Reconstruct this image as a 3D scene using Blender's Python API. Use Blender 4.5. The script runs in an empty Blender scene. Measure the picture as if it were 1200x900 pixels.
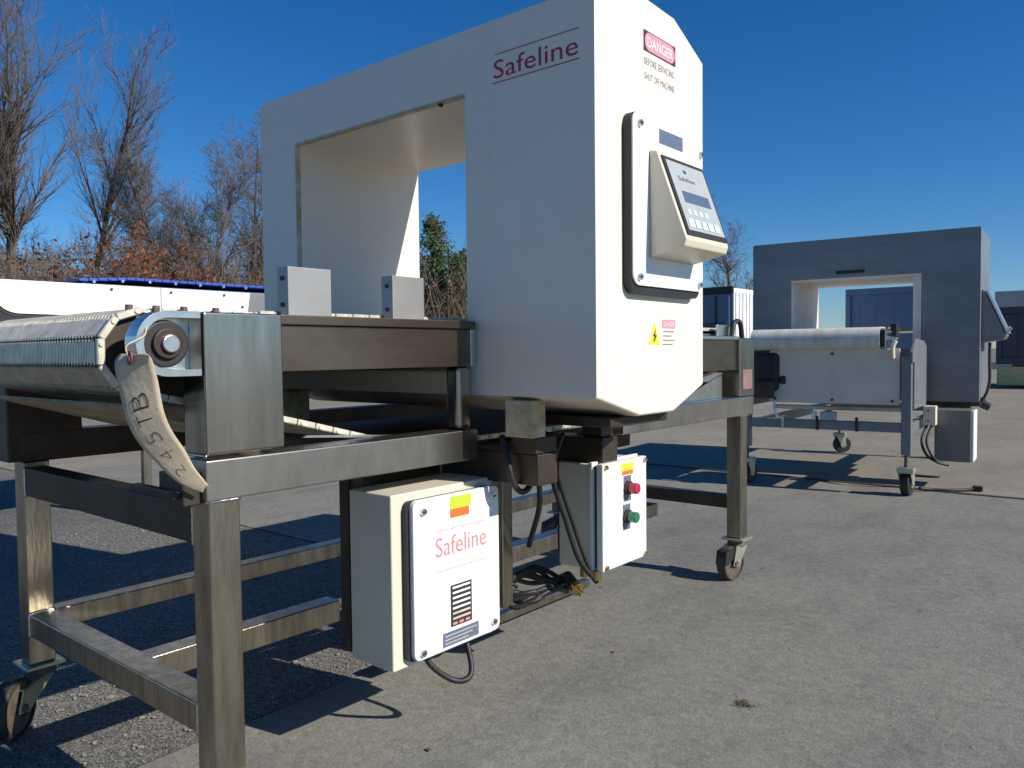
import bpy, bmesh, math, random
from mathutils import Vector, Matrix
import numpy as np
S = bpy.context.scene
# ------------------------------------------------------------------ camera
def _camera():
    f = 931.06
    vx = np.array([-1120., -25., f]); vy = np.array([775., -45., f])
    f = math.sqrt(-(vx[0]*vy[0] + vx[1]*vy[1])); vx[2] = f; vy[2] = f
    dX = -vx/np.linalg.norm(vx); dY = vy/np.linalg.norm(vy); dZ = np.cross(dX, dY); dZ /= np.linalg.norm(dZ)
    R = np.stack([dX, dY, dZ], 1)
    u, _, vt = np.linalg.svd(R); R = u @ vt
    cam = bpy.data.cameras.new('camera'); co = bpy.data.objects.new('camera', cam)
    M = Matrix.Identity(4)
    for i in range(3):
        M[i][0] = R[0][i]; M[i][1] = -R[1][i]; M[i][2] = -R[2][i]
    M[2][3] = 0.95
    co.matrix_world = M
    cam.sensor_width = 36; cam.lens = f/1200*36; cam.clip_start = 0.05; cam.clip_end = 3000
    S.collection.objects.link(co); S.camera = co
_camera()
# ------------------------------------------------------------------ world, sun, exposure
SUN = Vector((-1.55, -0.31, -1.0)).normalized()
to_sun = -SUN
elev = math.asin(to_sun.z); azim = math.atan2(to_sun.x, to_sun.y)
w = bpy.data.worlds.new('World'); S.world = w; w.use_nodes = True
wt = w.node_tree; bg = wt.nodes['Background']
sky = wt.nodes.new('ShaderNodeTexSky'); sky.sky_type = 'NISHITA'; sky.sun_disc = False
sky.sun_elevation = elev; sky.sun_rotation = azim; sky.altitude = 300
sky.air_density = 1.0; sky.dust_density = 0.15; sky.ozone_density = 3.0
hs = wt.nodes.new('ShaderNodeHueSaturation'); hs.inputs['Saturation'].default_value = 1.18; hs.inputs['Value'].default_value = 1.0
tint = wt.nodes.new('ShaderNodeMix'); tint.data_type = 'RGBA'; tint.blend_type = 'MULTIPLY'; tint.inputs[0].default_value = 1.0; tint.inputs[7].default_value = (0.68, 0.87, 1.12, 1)
wt.links.new(sky.outputs[0], tint.inputs[6]); wt.links.new(tint.outputs[2], hs.inputs['Color']); wt.links.new(hs.outputs[0], bg.inputs[0]); bg.inputs[1].default_value = 0.08
sun = bpy.data.lights.new('sun', 'SUN'); sun.energy = 5.0; sun.angle = math.radians(0.53); sun.color = (1.0, 0.94, 0.84)
so = bpy.data.objects.new('sun', sun); so.rotation_euler = SUN.to_track_quat('-Z', 'Y').to_euler(); S.collection.objects.link(so)
S.view_settings.view_transform = 'Standard'; S.view_settings.look = 'None'; S.view_settings.exposure = 0.2; S.view_settings.gamma = 1.0

# ------------------------------------------------------------------ materials
def mat(name, col, rough=0.5, metal=0.0, noise=0.0, nscale=8.0, bump=0.0, bscale=60.0, col2=None, spec=0.5, stretch=None, rvar=0.0, streak=0.0, coat=0.0):
    m = bpy.data.materials.new(name); m.use_nodes = True; t = m.node_tree; b = t.nodes['Principled BSDF']
    b.inputs['Roughness'].default_value = rough; b.inputs['Metallic'].default_value = metal
    b.inputs['Specular IOR Level'].default_value = spec; b.inputs['Coat Weight'].default_value = coat
    c = (*col, 1)
    tc = t.nodes.new('ShaderNodeTexCoord'); mp = t.nodes.new('ShaderNodeMapping'); t.links.new(tc.outputs['Object'], mp.inputs[0])
    if stretch: mp.inputs['Scale'].default_value = stretch
    if noise > 0 or col2:
        n = t.nodes.new('ShaderNodeTexNoise'); n.inputs['Scale'].default_value = nscale; n.inputs['Detail'].default_value = 6; n.inputs['Roughness'].default_value = 0.65
        t.links.new(mp.outputs[0], n.inputs[0])
        r = t.nodes.new('ShaderNodeValToRGB'); r.color_ramp.elements[0].position = 0.35; r.color_ramp.elements[1].position = 0.68
        c2 = (*col2, 1) if col2 else tuple(x*(1-noise) for x in col) + (1,)
        r.color_ramp.elements[0].color = c; r.color_ramp.elements[1].color = c2
        t.links.new(n.outputs[0], r.inputs[0]); t.links.new(r.outputs[0], b.inputs['Base Color'])
        if rvar:
            mm = t.nodes.new('ShaderNodeMapRange'); mm.inputs[3].default_value = rough-rvar; mm.inputs[4].default_value = rough+rvar
            t.links.new(n.outputs[0], mm.inputs[0]); t.links.new(mm.outputs[0], b.inputs['Roughness'])
    else:
        b.inputs['Base Color'].default_value = c
    if bump > 0:
        n2 = t.nodes.new('ShaderNodeTexNoise'); n2.inputs['Scale'].default_value = bscale; n2.inputs['Detail'].default_value = 5
        t.links.new(mp.outputs[0], n2.inputs[0])
        bp = t.nodes.new('ShaderNodeBump'); bp.inputs['Strength'].default_value = bump; bp.inputs['Distance'].default_value = 0.01
        t.links.new(n2.outputs[0], bp.inputs['Height']); t.links.new(bp.outputs[0], b.inputs['Normal'])
    return m
M = {}
M['cream'] = mat('cream_painted_steel', (0.84, 0.76, 0.63), 0.36, noise=0.06, nscale=2.2, bump=0.02, bscale=3.5, rvar=0.08)
def grime(m, amount=0.35, col=(0.36, 0.27, 0.14)):
    t = m.node_tree; b = t.nodes['Principled BSDF']; src = b.inputs['Base Color'].links[0].from_socket
    tc = t.nodes.new('ShaderNodeTexCoord'); 
    def layer(src, scale, stretch, p0, p1, amt, c):
        mp = t.nodes.new('ShaderNodeMapping'); mp.inputs['Scale'].default_value = stretch; t.links.new(tc.outputs['Object'], mp.inputs[0])
        n = t.nodes.new('ShaderNodeTexNoise'); n.inputs['Scale'].default_value = scale; n.inputs['Detail'].default_value = 9; n.inputs['Roughness'].default_value = 0.75; t.links.new(mp.outputs[0], n.inputs[0])
        r = t.nodes.new('ShaderNodeMapRange'); r.inputs[1].default_value = p0; r.inputs[2].default_value = p1; r.inputs[4].default_value = amt; t.links.new(n.outputs[0], r.inputs[0])
        x = t.nodes.new('ShaderNodeMix'); x.data_type = 'RGBA'; t.links.new(r.outputs[0], x.inputs[0]); t.links.new(src, x.inputs[6]); x.inputs[7].default_value = (*c, 1); return x.outputs[2]
    s1 = layer(src, 3.0, (6, 6, 0.8), 0.56, 0.80, amount*.5, col)
    s2 = layer(s1, 38, (1, 1, 1.6), 0.66, 0.74, amount, (0.25, 0.22, 0.18))
    t.links.new(s2, b.inputs['Base Color'])
grime(M['cream'], .30)
M['white'] = mat('white_painted_steel', (0.82, 0.82, 0.80), 0.35, noise=0.05, nscale=5, bump=0.02, bscale=5)
M['box'] = mat('ivory_enclosure_paint', (0.68, 0.635, 0.50), 0.42, noise=0.08, nscale=5, bump=0.02, bscale=6)
grime(M['box'], .35)
grime(M['white'], .22)
M['under'] = mat('aged_yellowed_paint', (0.62, 0.54, 0.36), 0.5, col2=(0.30, 0.22, 0.10), nscale=14, bump=0.1)
M['brownsteel'] = mat('browned_bed_steel', (0.27, 0.205, 0.145), 0.33, 1.0, col2=(0.15, 0.11, 0.08), nscale=3, stretch=(1, 1, 3), bump=0.02, bscale=12, rvar=0.08)
M['stickerd'] = mat('painted_red_reflection', (0.30, 0.16, 0.16), 0.5, noise=0.3, nscale=30)  # dull red of a reflection, painted as a surface colour
M['block'] = mat('matt_steel_block', (0.34, 0.34, 0.335), 0.45, 0.55, noise=0.12, nscale=9)
M['innershade'] = mat('shade_toned_inner_panel', (0.028, 0.024, 0.021), 0.6, noise=0.3, nscale=6)  # near-black base puts the bed's inner shade into the colour
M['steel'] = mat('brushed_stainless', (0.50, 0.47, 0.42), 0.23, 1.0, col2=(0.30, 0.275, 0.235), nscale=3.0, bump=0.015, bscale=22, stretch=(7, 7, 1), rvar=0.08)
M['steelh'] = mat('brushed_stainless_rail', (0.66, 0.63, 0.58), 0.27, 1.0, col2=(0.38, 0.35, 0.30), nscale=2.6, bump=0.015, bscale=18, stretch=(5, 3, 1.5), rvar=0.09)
M['leg'] = mat('stainless_tube_stained', (0.47, 0.425, 0.345), 0.30, 1.0, col2=(0.26, 0.225, 0.175), nscale=6, bump=0.08, bscale=26, stretch=(6, 6, 1.0), rvar=0.08)
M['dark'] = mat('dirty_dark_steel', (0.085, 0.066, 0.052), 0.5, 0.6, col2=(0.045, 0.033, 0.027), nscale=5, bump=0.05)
M['bright'] = mat('worn_bright_metal', (0.75, 0.74, 0.70), 0.28, 1.0, noise=0.25, nscale=40)
M['belt'] = mat('belt_metal', (0.74, 0.70, 0.60), 0.42, 0.8, col2=(0.50, 0.46, 0.38), nscale=20, bump=0.1, bscale=90)
M['link'] = mat('belt_link_cream', (0.72, 0.68, 0.56), 0.45, 0.3, noise=0.3, nscale=40)
M['black'] = mat('black_rubber', (0.018, 0.018, 0.02), 0.55, noise=0.3, nscale=20)
M['blackp'] = mat('black_print', (0.02, 0.02, 0.022), 0.6)
M['red'] = mat('red_print', (0.42, 0.03, 0.05), 0.5)
M['redfade'] = mat('faded_red_print', (0.60, 0.24, 0.26), 0.5)
M['redpale'] = mat('bleached_red_print', (0.74, 0.55, 0.54), 0.5)
M['darksteel'] = mat('grey_brushed_box', (0.20, 0.20, 0.185), 0.42, 0.15, noise=0.2, nscale=5, stretch=(6, 6, 1), rvar=0.08)
M['treadshade'] = mat('shaded_tread', (0.035, 0.03, 0.028), 0.6, noise=0.4, nscale=30)  # tread darkened in colour, standing in for shadow on the near casters
M['redb'] = mat('red_button', (0.42, 0.015, 0.045), 0.35, coat=0.3)
M['greenb'] = mat('green_button', (0.015, 0.16, 0.08), 0.3, coat=0.4)
M['yellow'] = mat('yellow_label', (0.80, 0.62, 0.03), 0.45)
M['greeny'] = mat('yellow_green_label', (0.50, 0.62, 0.03), 0.45)
M['orange'] = mat('orange_label', (0.80, 0.16, 0.02), 0.45)
M['paper'] = mat('white_label', (0.80, 0.80, 0.80), 0.45)
M['pinkred'] = mat('sun_faded_red', (0.74, 0.27, 0.32), 0.45)
M['bluegrey'] = mat('blue_grey_plate', (0.20, 0.24, 0.32), 0.35, 0.4, noise=0.2, nscale=60)
M['greytext'] = mat('grey_print', (0.20, 0.20, 0.22), 0.5)
M['lcd'] = mat('lcd_glass', (0.10, 0.14, 0.22), 0.12, noise=0.1, nscale=30)
M['membrane'] = mat('membrane_keypad', (0.42, 0.45, 0.45), 0.3, noise=0.1, nscale=20)
M['keyg'] = mat('pale_key', (0.55, 0.72, 0.62), 0.35)
M['keyw'] = mat('white_key', (0.75, 0.75, 0.72), 0.35)
M['brass'] = mat('brass', (0.72, 0.55, 0.22), 0.28, 1.0, noise=0.4, nscale=60)
M['rust'] = mat('rusty_hub', (0.16, 0.12, 0.10), 0.7, 0.2, col2=(0.08, 0.055, 0.045), nscale=40, bump=0.2)
M['zinc'] = mat('zinc_fork', (0.55, 0.58, 0.46), 0.42, 0.75, col2=(0.40, 0.42, 0.28), nscale=25)
M['tread'] = mat('brown_polyurethane_tread', (0.10, 0.068, 0.058), 0.6, noise=0.4, nscale=30)
M['tag'] = mat('manila_tag', (0.60, 0.53, 0.39), 0.75, col2=(0.47, 0.39, 0.26), nscale=18, bump=0.1, bscale=80)
M['pen'] = mat('pen_ink', (0.07, 0.04, 0.05), 0.6)
M['penfade'] = mat('faded_ink', (0.22, 0.15, 0.12), 0.6)
M['grommet'] = mat('tag_eyelet', (0.16, 0.03, 0.05), 0.5)
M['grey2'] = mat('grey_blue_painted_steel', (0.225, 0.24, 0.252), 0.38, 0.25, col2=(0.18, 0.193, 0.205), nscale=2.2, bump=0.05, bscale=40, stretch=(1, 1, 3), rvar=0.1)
M['cloth'] = mat('off_white_belt', (0.70, 0.69, 0.64), 0.55, col2=(0.55, 0.50, 0.38), nscale=5, stretch=(3, 1, 1))
M['skirt'] = mat('pale_grey_side_panel', (0.74, 0.66, 0.53), 0.5, 0.0, noise=0.15, nscale=4)
M['liner'] = mat('cream_liner', (0.80, 0.73, 0.64), 0.5, noise=0.1, nscale=8)
M['plastic'] = mat('white_polyethylene', (0.84, 0.84, 0.81), 0.45, noise=0.05, nscale=3)
M['blue'] = mat('blue_pallet_plastic', (0.012, 0.085, 0.50), 0.45, noise=0.25, nscale=6)
M['navy'] = mat('dark_blue_container', (0.09, 0.165, 0.27), 0.5, noise=0.2, nscale=2, bump=0.1, bscale=6)
M['contw'] = mat('white_container', (0.78, 0.79, 0.80), 0.5, noise=0.12, nscale=2)
M['truckd'] = mat('dark_trailer_side', (0.035, 0.05, 0.075), 0.5, col2=(0.06, 0.06, 0.065), nscale=1.5)
M['rooff'] = mat('grey_roof_edge', (0.42, 0.43, 0.44), 0.5, noise=0.2, nscale=2)
M['timber'] = mat('weathered_timber', (0.78, 0.58, 0.27), 0.8, col2=(0.60, 0.44, 0.20), nscale=3, stretch=(1, 1, 6), bump=0.2)
M['bark'] = mat('bare_bark', (0.14, 0.125, 0.105), 0.9, col2=(0.075, 0.066, 0.055), nscale=6, bump=0.4, bscale=20, stretch=(3, 3, 1))
M['twig'] = mat('bare_twigs', (0.085, 0.072, 0.06), 0.9, col2=(0.135, 0.112, 0.095), nscale=0.8)
M['brush'] = mat('undergrowth_twigs', (0.10, 0.078, 0.058), 0.9, col2=(0.165, 0.12, 0.085), nscale=1.2)
M['leafo'] = mat('dead_orange_leaves', (0.27, 0.10, 0.035), 0.8, col2=(0.13, 0.055, 0.028), nscale=3)
M['leafb'] = mat('dead_brown_leaves', (0.20, 0.11, 0.06), 0.8, col2=(0.12, 0.07, 0.045), nscale=3)
M['leafg'] = mat('evergreen_leaves', (0.055, 0.085, 0.035), 0.7, col2=(0.08, 0.10, 0.03), nscale=3)
M['grass'] = mat('weed_green', (0.15, 0.14, 0.085), 0.8, noise=0.4, nscale=30)
M['stone'] = mat('loose_stone', (0.26, 0.25, 0.23), 0.85, noise=0.4, nscale=40)

def ground_mat(name, base, dark, light, speck=0.25, sscale=260, stain=0.25, bump=0.35, tint=None, pebble=70, pebw=0.0):
    m = bpy.data.materials.new(name); m.use_nodes = True; t = m.node_tree; b = t.nodes['Principled BSDF']
    b.inputs['Roughness'].default_value = 0.88; b.inputs['Specular IOR Level'].default_value = 0.3
    tc = t.nodes.new('ShaderNodeTexCoord')
    def noise(sc, det=5, ro=0.6, stretch=None):
        n = t.nodes.new('ShaderNodeTexNoise'); n.inputs['Scale'].default_value = sc; n.inputs['Detail'].default_value = det; n.inputs['Roughness'].default_value = ro
        if stretch:
            mp = t.nodes.new('ShaderNodeMapping'); mp.inputs['Scale'].default_value = stretch; t.links.new(tc.outputs['Object'], mp.inputs[0]); t.links.new(mp.outputs[0], n.inputs[0])
        else: t.links.new(tc.outputs['Object'], n.inputs[0])
        return n.outputs[0]
    def ramp(src, p0, c0, p1, c1):
        r = t.nodes.new('ShaderNodeValToRGB'); r.color_ramp.elements[0].position = p0; r.color_ramp.elements[1].position = p1
        r.color_ramp.elements[0].color = (*c0, 1); r.color_ramp.elements[1].color = (*c1, 1); t.links.new(src, r.inputs[0]); return r.outputs[0]
    def mix(f, a, bb, typ='MIX'):
        x = t.nodes.new('ShaderNodeMix'); x.data_type = 'RGBA'; x.blend_type = typ
        if isinstance(f, float): x.inputs[0].default_value = f
        else: t.links.new(f, x.inputs[0])
        t.links.new(a, x.inputs[6]); t.links.new(bb, x.inputs[7]); return x.outputs[2]
    c = ramp(noise(0.9, 8, 0.62), 0.36, base, 0.66, dark)
    fine = ramp(noise(sscale, 3, 0.7), 0.38, tuple([1-speck]*3), 0.62, tuple([1+speck*0.5]*3))
    c = mix(1.0, c, fine, 'MULTIPLY')
    med = ramp(noise(28, 6, 0.7), 0.40, (1-stain*0.45,)*3, 0.60, (1.06,)*3)
    c = mix(1.0, c, med, 'MULTIPLY')
    st = ramp(noise(3.3, 7, 0.7, (1, 0.55, 1)), 0.46, (1, 1, 1), 0.74, (1-stain, 1-stain, 1-stain*0.9))
    c = mix(1.0, c, st, 'MULTIPLY')
    lt = ramp(noise(5.5, 8, 0.75, (0.6, 1.4, 1)), 0.60, (0, 0, 0), 0.75, (1, 1, 1))
    lc = t.nodes.new('ShaderNodeRGB'); lc.outputs[0].default_value = (*light, 1)
    mm = t.nodes.new('ShaderNodeMath'); mm.operation = 'MULTIPLY'; mm.inputs[1].default_value = 0.45; t.links.new(lt, mm.inputs[0])
    c = mix(mm.outputs[0], c, lc.outputs[0])
    broad = ramp(noise(0.45, 4, 0.5), 0.35, (0.88, 0.885, 0.89), 0.65, (1.08, 1.07, 1.05)); c = mix(1.0, c, broad, 'MULTIPLY')
    scuff = ramp(noise(9, 9, 0.8, (0.35, 1.6, 1)), 0.66, (0, 0, 0), 0.74, (1, 1, 1)); sm_ = t.nodes.new('ShaderNodeMath'); sm_.operation = 'MULTIPLY'; sm_.inputs[1].default_value = 0.35; t.links.new(scuff, sm_.inputs[0]); c = mix(sm_.outputs[0], c, lc.outputs[0])
    spot = ramp(noise(15, 3, 0.5), 0.735, (1, 1, 1), 0.765, (0.55, 0.53, 0.50)); c = mix(1.0, c, spot, 'MULTIPLY')
    v = t.nodes.new('ShaderNodeTexVoronoi'); v.inputs['Scale'].default_value = pebble; v.inputs['Randomness'].default_value = 1; t.links.new(tc.outputs['Object'], v.inputs['Vector'])
    if pebw:
        sp = t.nodes.new('ShaderNodeSeparateColor'); t.links.new(v.outputs['Color'], sp.inputs[0])
        pc = ramp(sp.outputs[0], 0.1, (1-pebw,)*3, 0.95, (1+pebw*0.75,)*3)
        c = mix(1.0, c, pc, 'MULTIPLY')
    t.links.new(c, b.inputs['Base Color'])
    bp = t.nodes.new('ShaderNodeBump'); bp.inputs['Strength'].default_value = bump; bp.inputs['Distance'].default_value = 0.006
    ad = t.nodes.new('ShaderNodeMath'); ad.operation = 'SUBTRACT'
    t.links.new(noise(120, 5, 0.7), ad.inputs[0]); t.links.new(v.outputs['Distance'], ad.inputs[1])
    t.links.new(ad.outputs[0], bp.inputs['Height']); t.links.new(bp.outputs[0], b.inputs['Normal'])
    return m
M['asph'] = ground_mat('coarse_gravel_asphalt', (0.225, 0.217, 0.197), (0.165, 0.16, 0.148), (0.26, 0.25, 0.22), speck=0.42, sscale=190, stain=0.2, bump=0.6, pebble=150, pebw=0.45)
M['conc'] = ground_mat('worn_grey_concrete', (0.245, 0.238, 0.208), (0.20, 0.195, 0.174), (0.32, 0.305, 0.262), speck=0.10, sscale=240, stain=0.30, bump=0.22, pebble=110, pebw=0.12)
M['conc2'] = ground_mat('tan_concrete', (0.29, 0.265, 0.218), (0.235, 0.214, 0.176), (0.35, 0.32, 0.265), speck=0.14, sscale=200, stain=0.25, bump=0.22, pebble=100, pebw=0.1)
M['field'] = ground_mat('far_ground', (0.24, 0.215, 0.17), (0.18, 0.16, 0.12), (0.30, 0.27, 0.2), speck=0.2, sscale=20, stain=0.3, bump=0.2, pebble=4)
M['joint'] = mat('joint_dirt', (0.035, 0.03, 0.026), 0.95, noise=0.4, nscale=20)

# ------------------------------------------------------------------ helpers
C = S.collection
def link(name, me, parent=None, m=None, kind=None):
    o = bpy.data.objects.new(name, me); C.objects.link(o)
    if m is not None: me.materials.append(M[m] if isinstance(m, str) else m)
    if parent is not None: o.parent = parent
    if kind: o['kind'] = kind
    return o
def root(name, loc, label, cat, rz=0, group=None):
    o = bpy.data.objects.new(name, None); o.location = loc; o.rotation_euler = (0, 0, rz); C.objects.link(o)
    o.empty_display_size = 0.1
    o['label'] = label; o['category'] = cat
    if group: o['group'] = group
    o['off'] = list(loc) if rz == 0 else [0, 0, 0]
    return o
def off(parent):
    p = parent
    while p is not None:
        if 'off' in p: return Vector(p['off'])
        p = p.parent
    return Vector((0, 0, 0))
def fin(name, bm, m, parent=None, smooth=False, bevel=0.0, seg=2, kind=None, raw=False):
    if not raw: bmesh.ops.translate(bm, verts=bm.verts, vec=-off(parent))
    bmesh.ops.recalc_face_normals(bm, faces=bm.faces)
    me = bpy.data.meshes.new(name); bm.to_mesh(me); bm.free()
    if smooth:
        for p in me.polygons: p.use_smooth = True
    o = link(name, me, parent, m, kind)
    if bevel > 0:
        b = o.modifiers.new('bevel', 'BEVEL'); b.width = bevel; b.segments = seg; b.limit_method = 'ANGLE'; b.angle_limit = math.radians(25); b.harden_normals = False
    return o
def abox(bm, x0, x1, y0, y1, z0, z1):
    v = [bm.verts.new(p) for p in ((x0,y0,z0),(x1,y0,z0),(x1,y1,z0),(x0,y1,z0),(x0,y0,z1),(x1,y0,z1),(x1,y1,z1),(x0,y1,z1))]
    for f in ((0,3,2,1),(4,5,6,7),(0,1,5,4),(1,2,6,5),(2,3,7,6),(3,0,4,7)): bm.faces.new([v[i] for i in f])
    return v
def B(name, x0, x1, y0, y1, z0, z1, m, parent=None, bevel=0.002, **k):
    bm = bmesh.new(); abox(bm, x0, x1, y0, y1, z0, z1); return fin(name, bm, m, parent, bevel=bevel, **k)
def prism(bm, pts, axis, a, b):
    """pts: 2D outline; axis 'x': (y,z), 'y': (x,z), 'z': (x,y)"""
    def P(p, t): return {'x': (t, p[0], p[1]), 'y': (p[0], t, p[1]), 'z': (p[0], p[1], t)}[axis]
    v0 = [bm.verts.new(P(p, a)) for p in pts]; v1 = [bm.verts.new(P(p, b)) for p in pts]; n = len(pts)
    bm.faces.new(v0[::-1]); bm.faces.new(v1)
    for i in range(n): bm.faces.new((v0[i], v0[(i+1) % n], v1[(i+1) % n], v1[i]))
def PR(name, pts, axis, a, b, m, parent=None, bevel=0.0, **k):
    bm = bmesh.new(); prism(bm, pts, axis, a, b); return fin(name, bm, m, parent, bevel=bevel, **k)
def ring_prism(bm, outer, inner, axis, a, b):
    def P(p, t): return {'x': (t, p[0], p[1]), 'y': (p[0], t, p[1]), 'z': (p[0], p[1], t)}[axis]
    n = len(outer); V = []
    for pts in (outer, inner):
        for t in (a, b): V.append([bm.verts.new(P(p, t)) for p in pts])
    for i in range(n):
        j = (i+1) % n
        bm.faces.new((V[0][i], V[0][j], V[1][j], V[1][i])); bm.faces.new((V[2][i], V[3][i], V[3][j], V[2][j]))
        bm.faces.new((V[0][i], V[2][i], V[2][j], V[0][j])); bm.faces.new((V[1][i], V[1][j], V[3][j], V[3][i]))
def cyl(bm, p0, p1, r0, r1=None, n=24, caps=True):
    p0, p1 = Vector(p0), Vector(p1); r1 = r0 if r1 is None else r1
    d = (p1-p0).normalized(); a = d.orthogonal().normalized(); b = d.cross(a)
    c0 = [bm.verts.new(p0 + (a*math.cos(t)+b*math.sin(t))*r0) for t in [2*math.pi*i/n for i in range(n)]]
    c1 = [bm.verts.new(p1 + (a*math.cos(t)+b*math.sin(t))*r1) for t in [2*math.pi*i/n for i in range(n)]]
    for i in range(n): bm.faces.new((c0[i], c0[(i+1) % n], c1[(i+1) % n], c1[i]))
    if caps: bm.faces.new(c0[::-1]); bm.faces.new(c1)
def CY(name, p0, p1, r, m, parent=None, n=24, bevel=0.0, r1=None, **k):
    bm = bmesh.new(); cyl(bm, p0, p1, r, r1, n); return fin(name, bm, m, parent, bevel=bevel, **k)
def spline(pts, n=8):
    P = [Vector(p) for p in pts]; P = [P[0]*2-P[1]] + P + [P[-1]*2-P[-2]]; out = []
    for i in range(1, len(P)-2):
        for k in range(n):
            t = k/n; a, b, c, d = P[i-1:i+3]
            out.append(0.5*((2*b)+(c-a)*t+(2*a-5*b+4*c-d)*t*t+(3*b-3*c+d-a)*t**3))
    out.append(P[-2]); return out
def tube(bm, pts, r, n=8):
    pts = [Vector(p) for p in pts]; rings = []; prev = None
    for i, p in enumerate(pts):
        d = (pts[min(i+1, len(pts)-1)] - pts[max(i-1, 0)]).normalized()
        a = d.orthogonal().normalized() if prev is None else (prev - d*prev.dot(d)).normalized()
        prev = a; b = d.cross(a)
        rings.append([bm.verts.new(p+(a*math.cos(2*math.pi*k/n)+b*math.sin(2*math.pi*k/n))*r) for k in range(n)])
    for i in range(len(rings)-1):
        for k in range(n): bm.faces.new((rings[i][k], rings[i][(k+1) % n], rings[i+1][(k+1) % n], rings[i+1][k]))
    bm.faces.new(rings[0][::-1]); bm.faces.new(rings[-1])
def TU(name, pts, r, m, parent=None, n=8, sp=8, **k):
    bm = bmesh.new(); tube(bm, spline(pts, sp) if sp else pts, r, n); return fin(name, bm, m, parent, smooth=True, **k)
def rrect(cx, cy, w, h, r, n=6):
    out = []
    for (sx, sy, a0) in ((1, 1, 0), (-1, 1, 90), (-1, -1, 180), (1, -1, 270)):
        for k in range(n+1):
            a = math.radians(a0+90*k/n); out.append((cx+sx*(w/2-r)+r*math.cos(a), cy+sy*(h/2-r)+r*math.sin(a)))
    return out
def text(name, s, height, m, parent, origin, xdir, updir, width=None, align='LEFT', thick=0.0006, weight=0.0, spacing=1.0):
    """flat lettering lying in the plane of xdir/updir, baseline start at origin"""
    cu = bpy.data.curves.new('lettering', 'FONT'); cu.body = s; cu.size = 1.0; cu.extrude = 0.0; cu.offset = weight; cu.resolution_u = 3; cu.space_character = spacing
    tmp = bpy.data.objects.new('lettering', cu); C.objects.link(tmp)
    dg = bpy.context.evaluated_depsgraph_get(); me = bpy.data.meshes.new_from_object(tmp.evaluated_get(dg))
    bpy.data.objects.remove(tmp); bpy.data.curves.remove(cu)
    me.name = name; me.materials.clear()
    xs = [v.co.x for v in me.vertices]; w0 = max(xs)-min(xs); x0 = min(xs)
    sy = height/0.73; sx = (width/w0) if width else sy
    xd, ud = Vector(xdir).normalized(), Vector(updir).normalized(); nrm = xd.cross(ud); o_ = Vector(origin) - off(parent)
    for v in me.vertices: v.co = o_ + xd*((v.co.x-x0)*sx) + ud*(v.co.y*sy) + nrm*(v.co.z*sy + thick)
    return link(name, me, parent, m)

# ------------------------------------------------------------------ ground
def sheet(name, x0, x1, y0, y1, z, m, t=None):
    bm = bmesh.new()
    if t: abox(bm, x0, x1, y0, y1, z-t, z)
    else: bm.faces.new([bm.verts.new(p) for p in ((x0,y0,z),(x1,y0,z),(x1,y1,z),(x0,y1,z))])
    return fin(name, bm, m, None, kind='structure', raw=True)
sheet('ground', -900, 900, -900, 900, -0.024, 'field')
sheet('joint_filler', -60, 60, -20, 60, -0.012, 'joint')
sheet('asphalt_lot', -60, -1.835, -20, 2.42, -0.002, 'asph')
jag = random.Random(4)
def slab(name, x0, x1, y0, y1, m, z=0.0):
    bm = bmesh.new()
    def edge(a, b, n):
        out = []
        for i in range(n):
            t = i/n; out.append((a[0]+(b[0]-a[0])*t+jag.uniform(-1, 1)*0.003, a[1]+(b[1]-a[1])*t+jag.uniform(-1, 1)*0.003, z))
        return out
    P = edge((x0, y0), (x1, y0), 120)+edge((x1, y0), (x1, y1), 60)+edge((x1, y1), (x0, y1), 120)+edge((x0, y1), (x0, y0), 60)
    bm.faces.new([bm.verts.new(p) for p in P]); return fin(name, bm, m, None, kind='structure', raw=True)
def lslab():
    bm = bmesh.new(); P = [(-1.83, -8), (9, -8), (9, 5.83), (-7, 5.83), (-7, 2.426), (-1.83, 2.426)]; out = []
    for i in range(6):
        a, b = P[i], P[(i+1) % 6]; n = int(math.dist(a, b)/.09)
        for k in range(n):
            t = k/n; out.append((a[0]+(b[0]-a[0])*t+jag.uniform(-1, 1)*.004, a[1]+(b[1]-a[1])*t+jag.uniform(-1, 1)*.004, 0))
    f = bm.faces.new([bm.verts.new(p) for p in out]); bmesh.ops.triangulate(bm, faces=[f]); return fin('concrete_slab', bm, 'conc', None, kind='structure', raw=True)
lslab()
slab('concrete_slab', -7, 9, 5.853, 12.2, 'conc2')
slab('concrete_slab', -40, 40, 12.215, 40, 'conc2')
slab('concrete_slab', -40, -7.01, 2.43, 12.2, 'conc2')
bm = bmesh.new(); up_, lo_ = [], []
for k in range(321):
    x = -7+16*k/320; c = 5.842+.012*math.sin(x*2.1)+.006*math.sin(x*7.3); wd = .016+.012*abs(math.sin(x*1.3+1))+jag.uniform(0, .010)
    up_.append(bm.verts.new((x, c+wd, .004))); lo_.append(bm.verts.new((x, c-wd, .004)))
for k in range(320): bm.faces.new((lo_[k], lo_[k+1], up_[k+1], up_[k]))
fin('joint_sealant', bm, 'joint', None, kind='structure', raw=True)

# ================================================================== MACHINE ONE
m1 = root('conveyor_metal_detector', (-1.81, 1.98, 0), 'big cream metal detector arch on a stainless belt conveyor, two enclosures slung beneath, nearest machine', 'metal detector conveyor')
XR, XL = -1.351, -2.33
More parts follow.
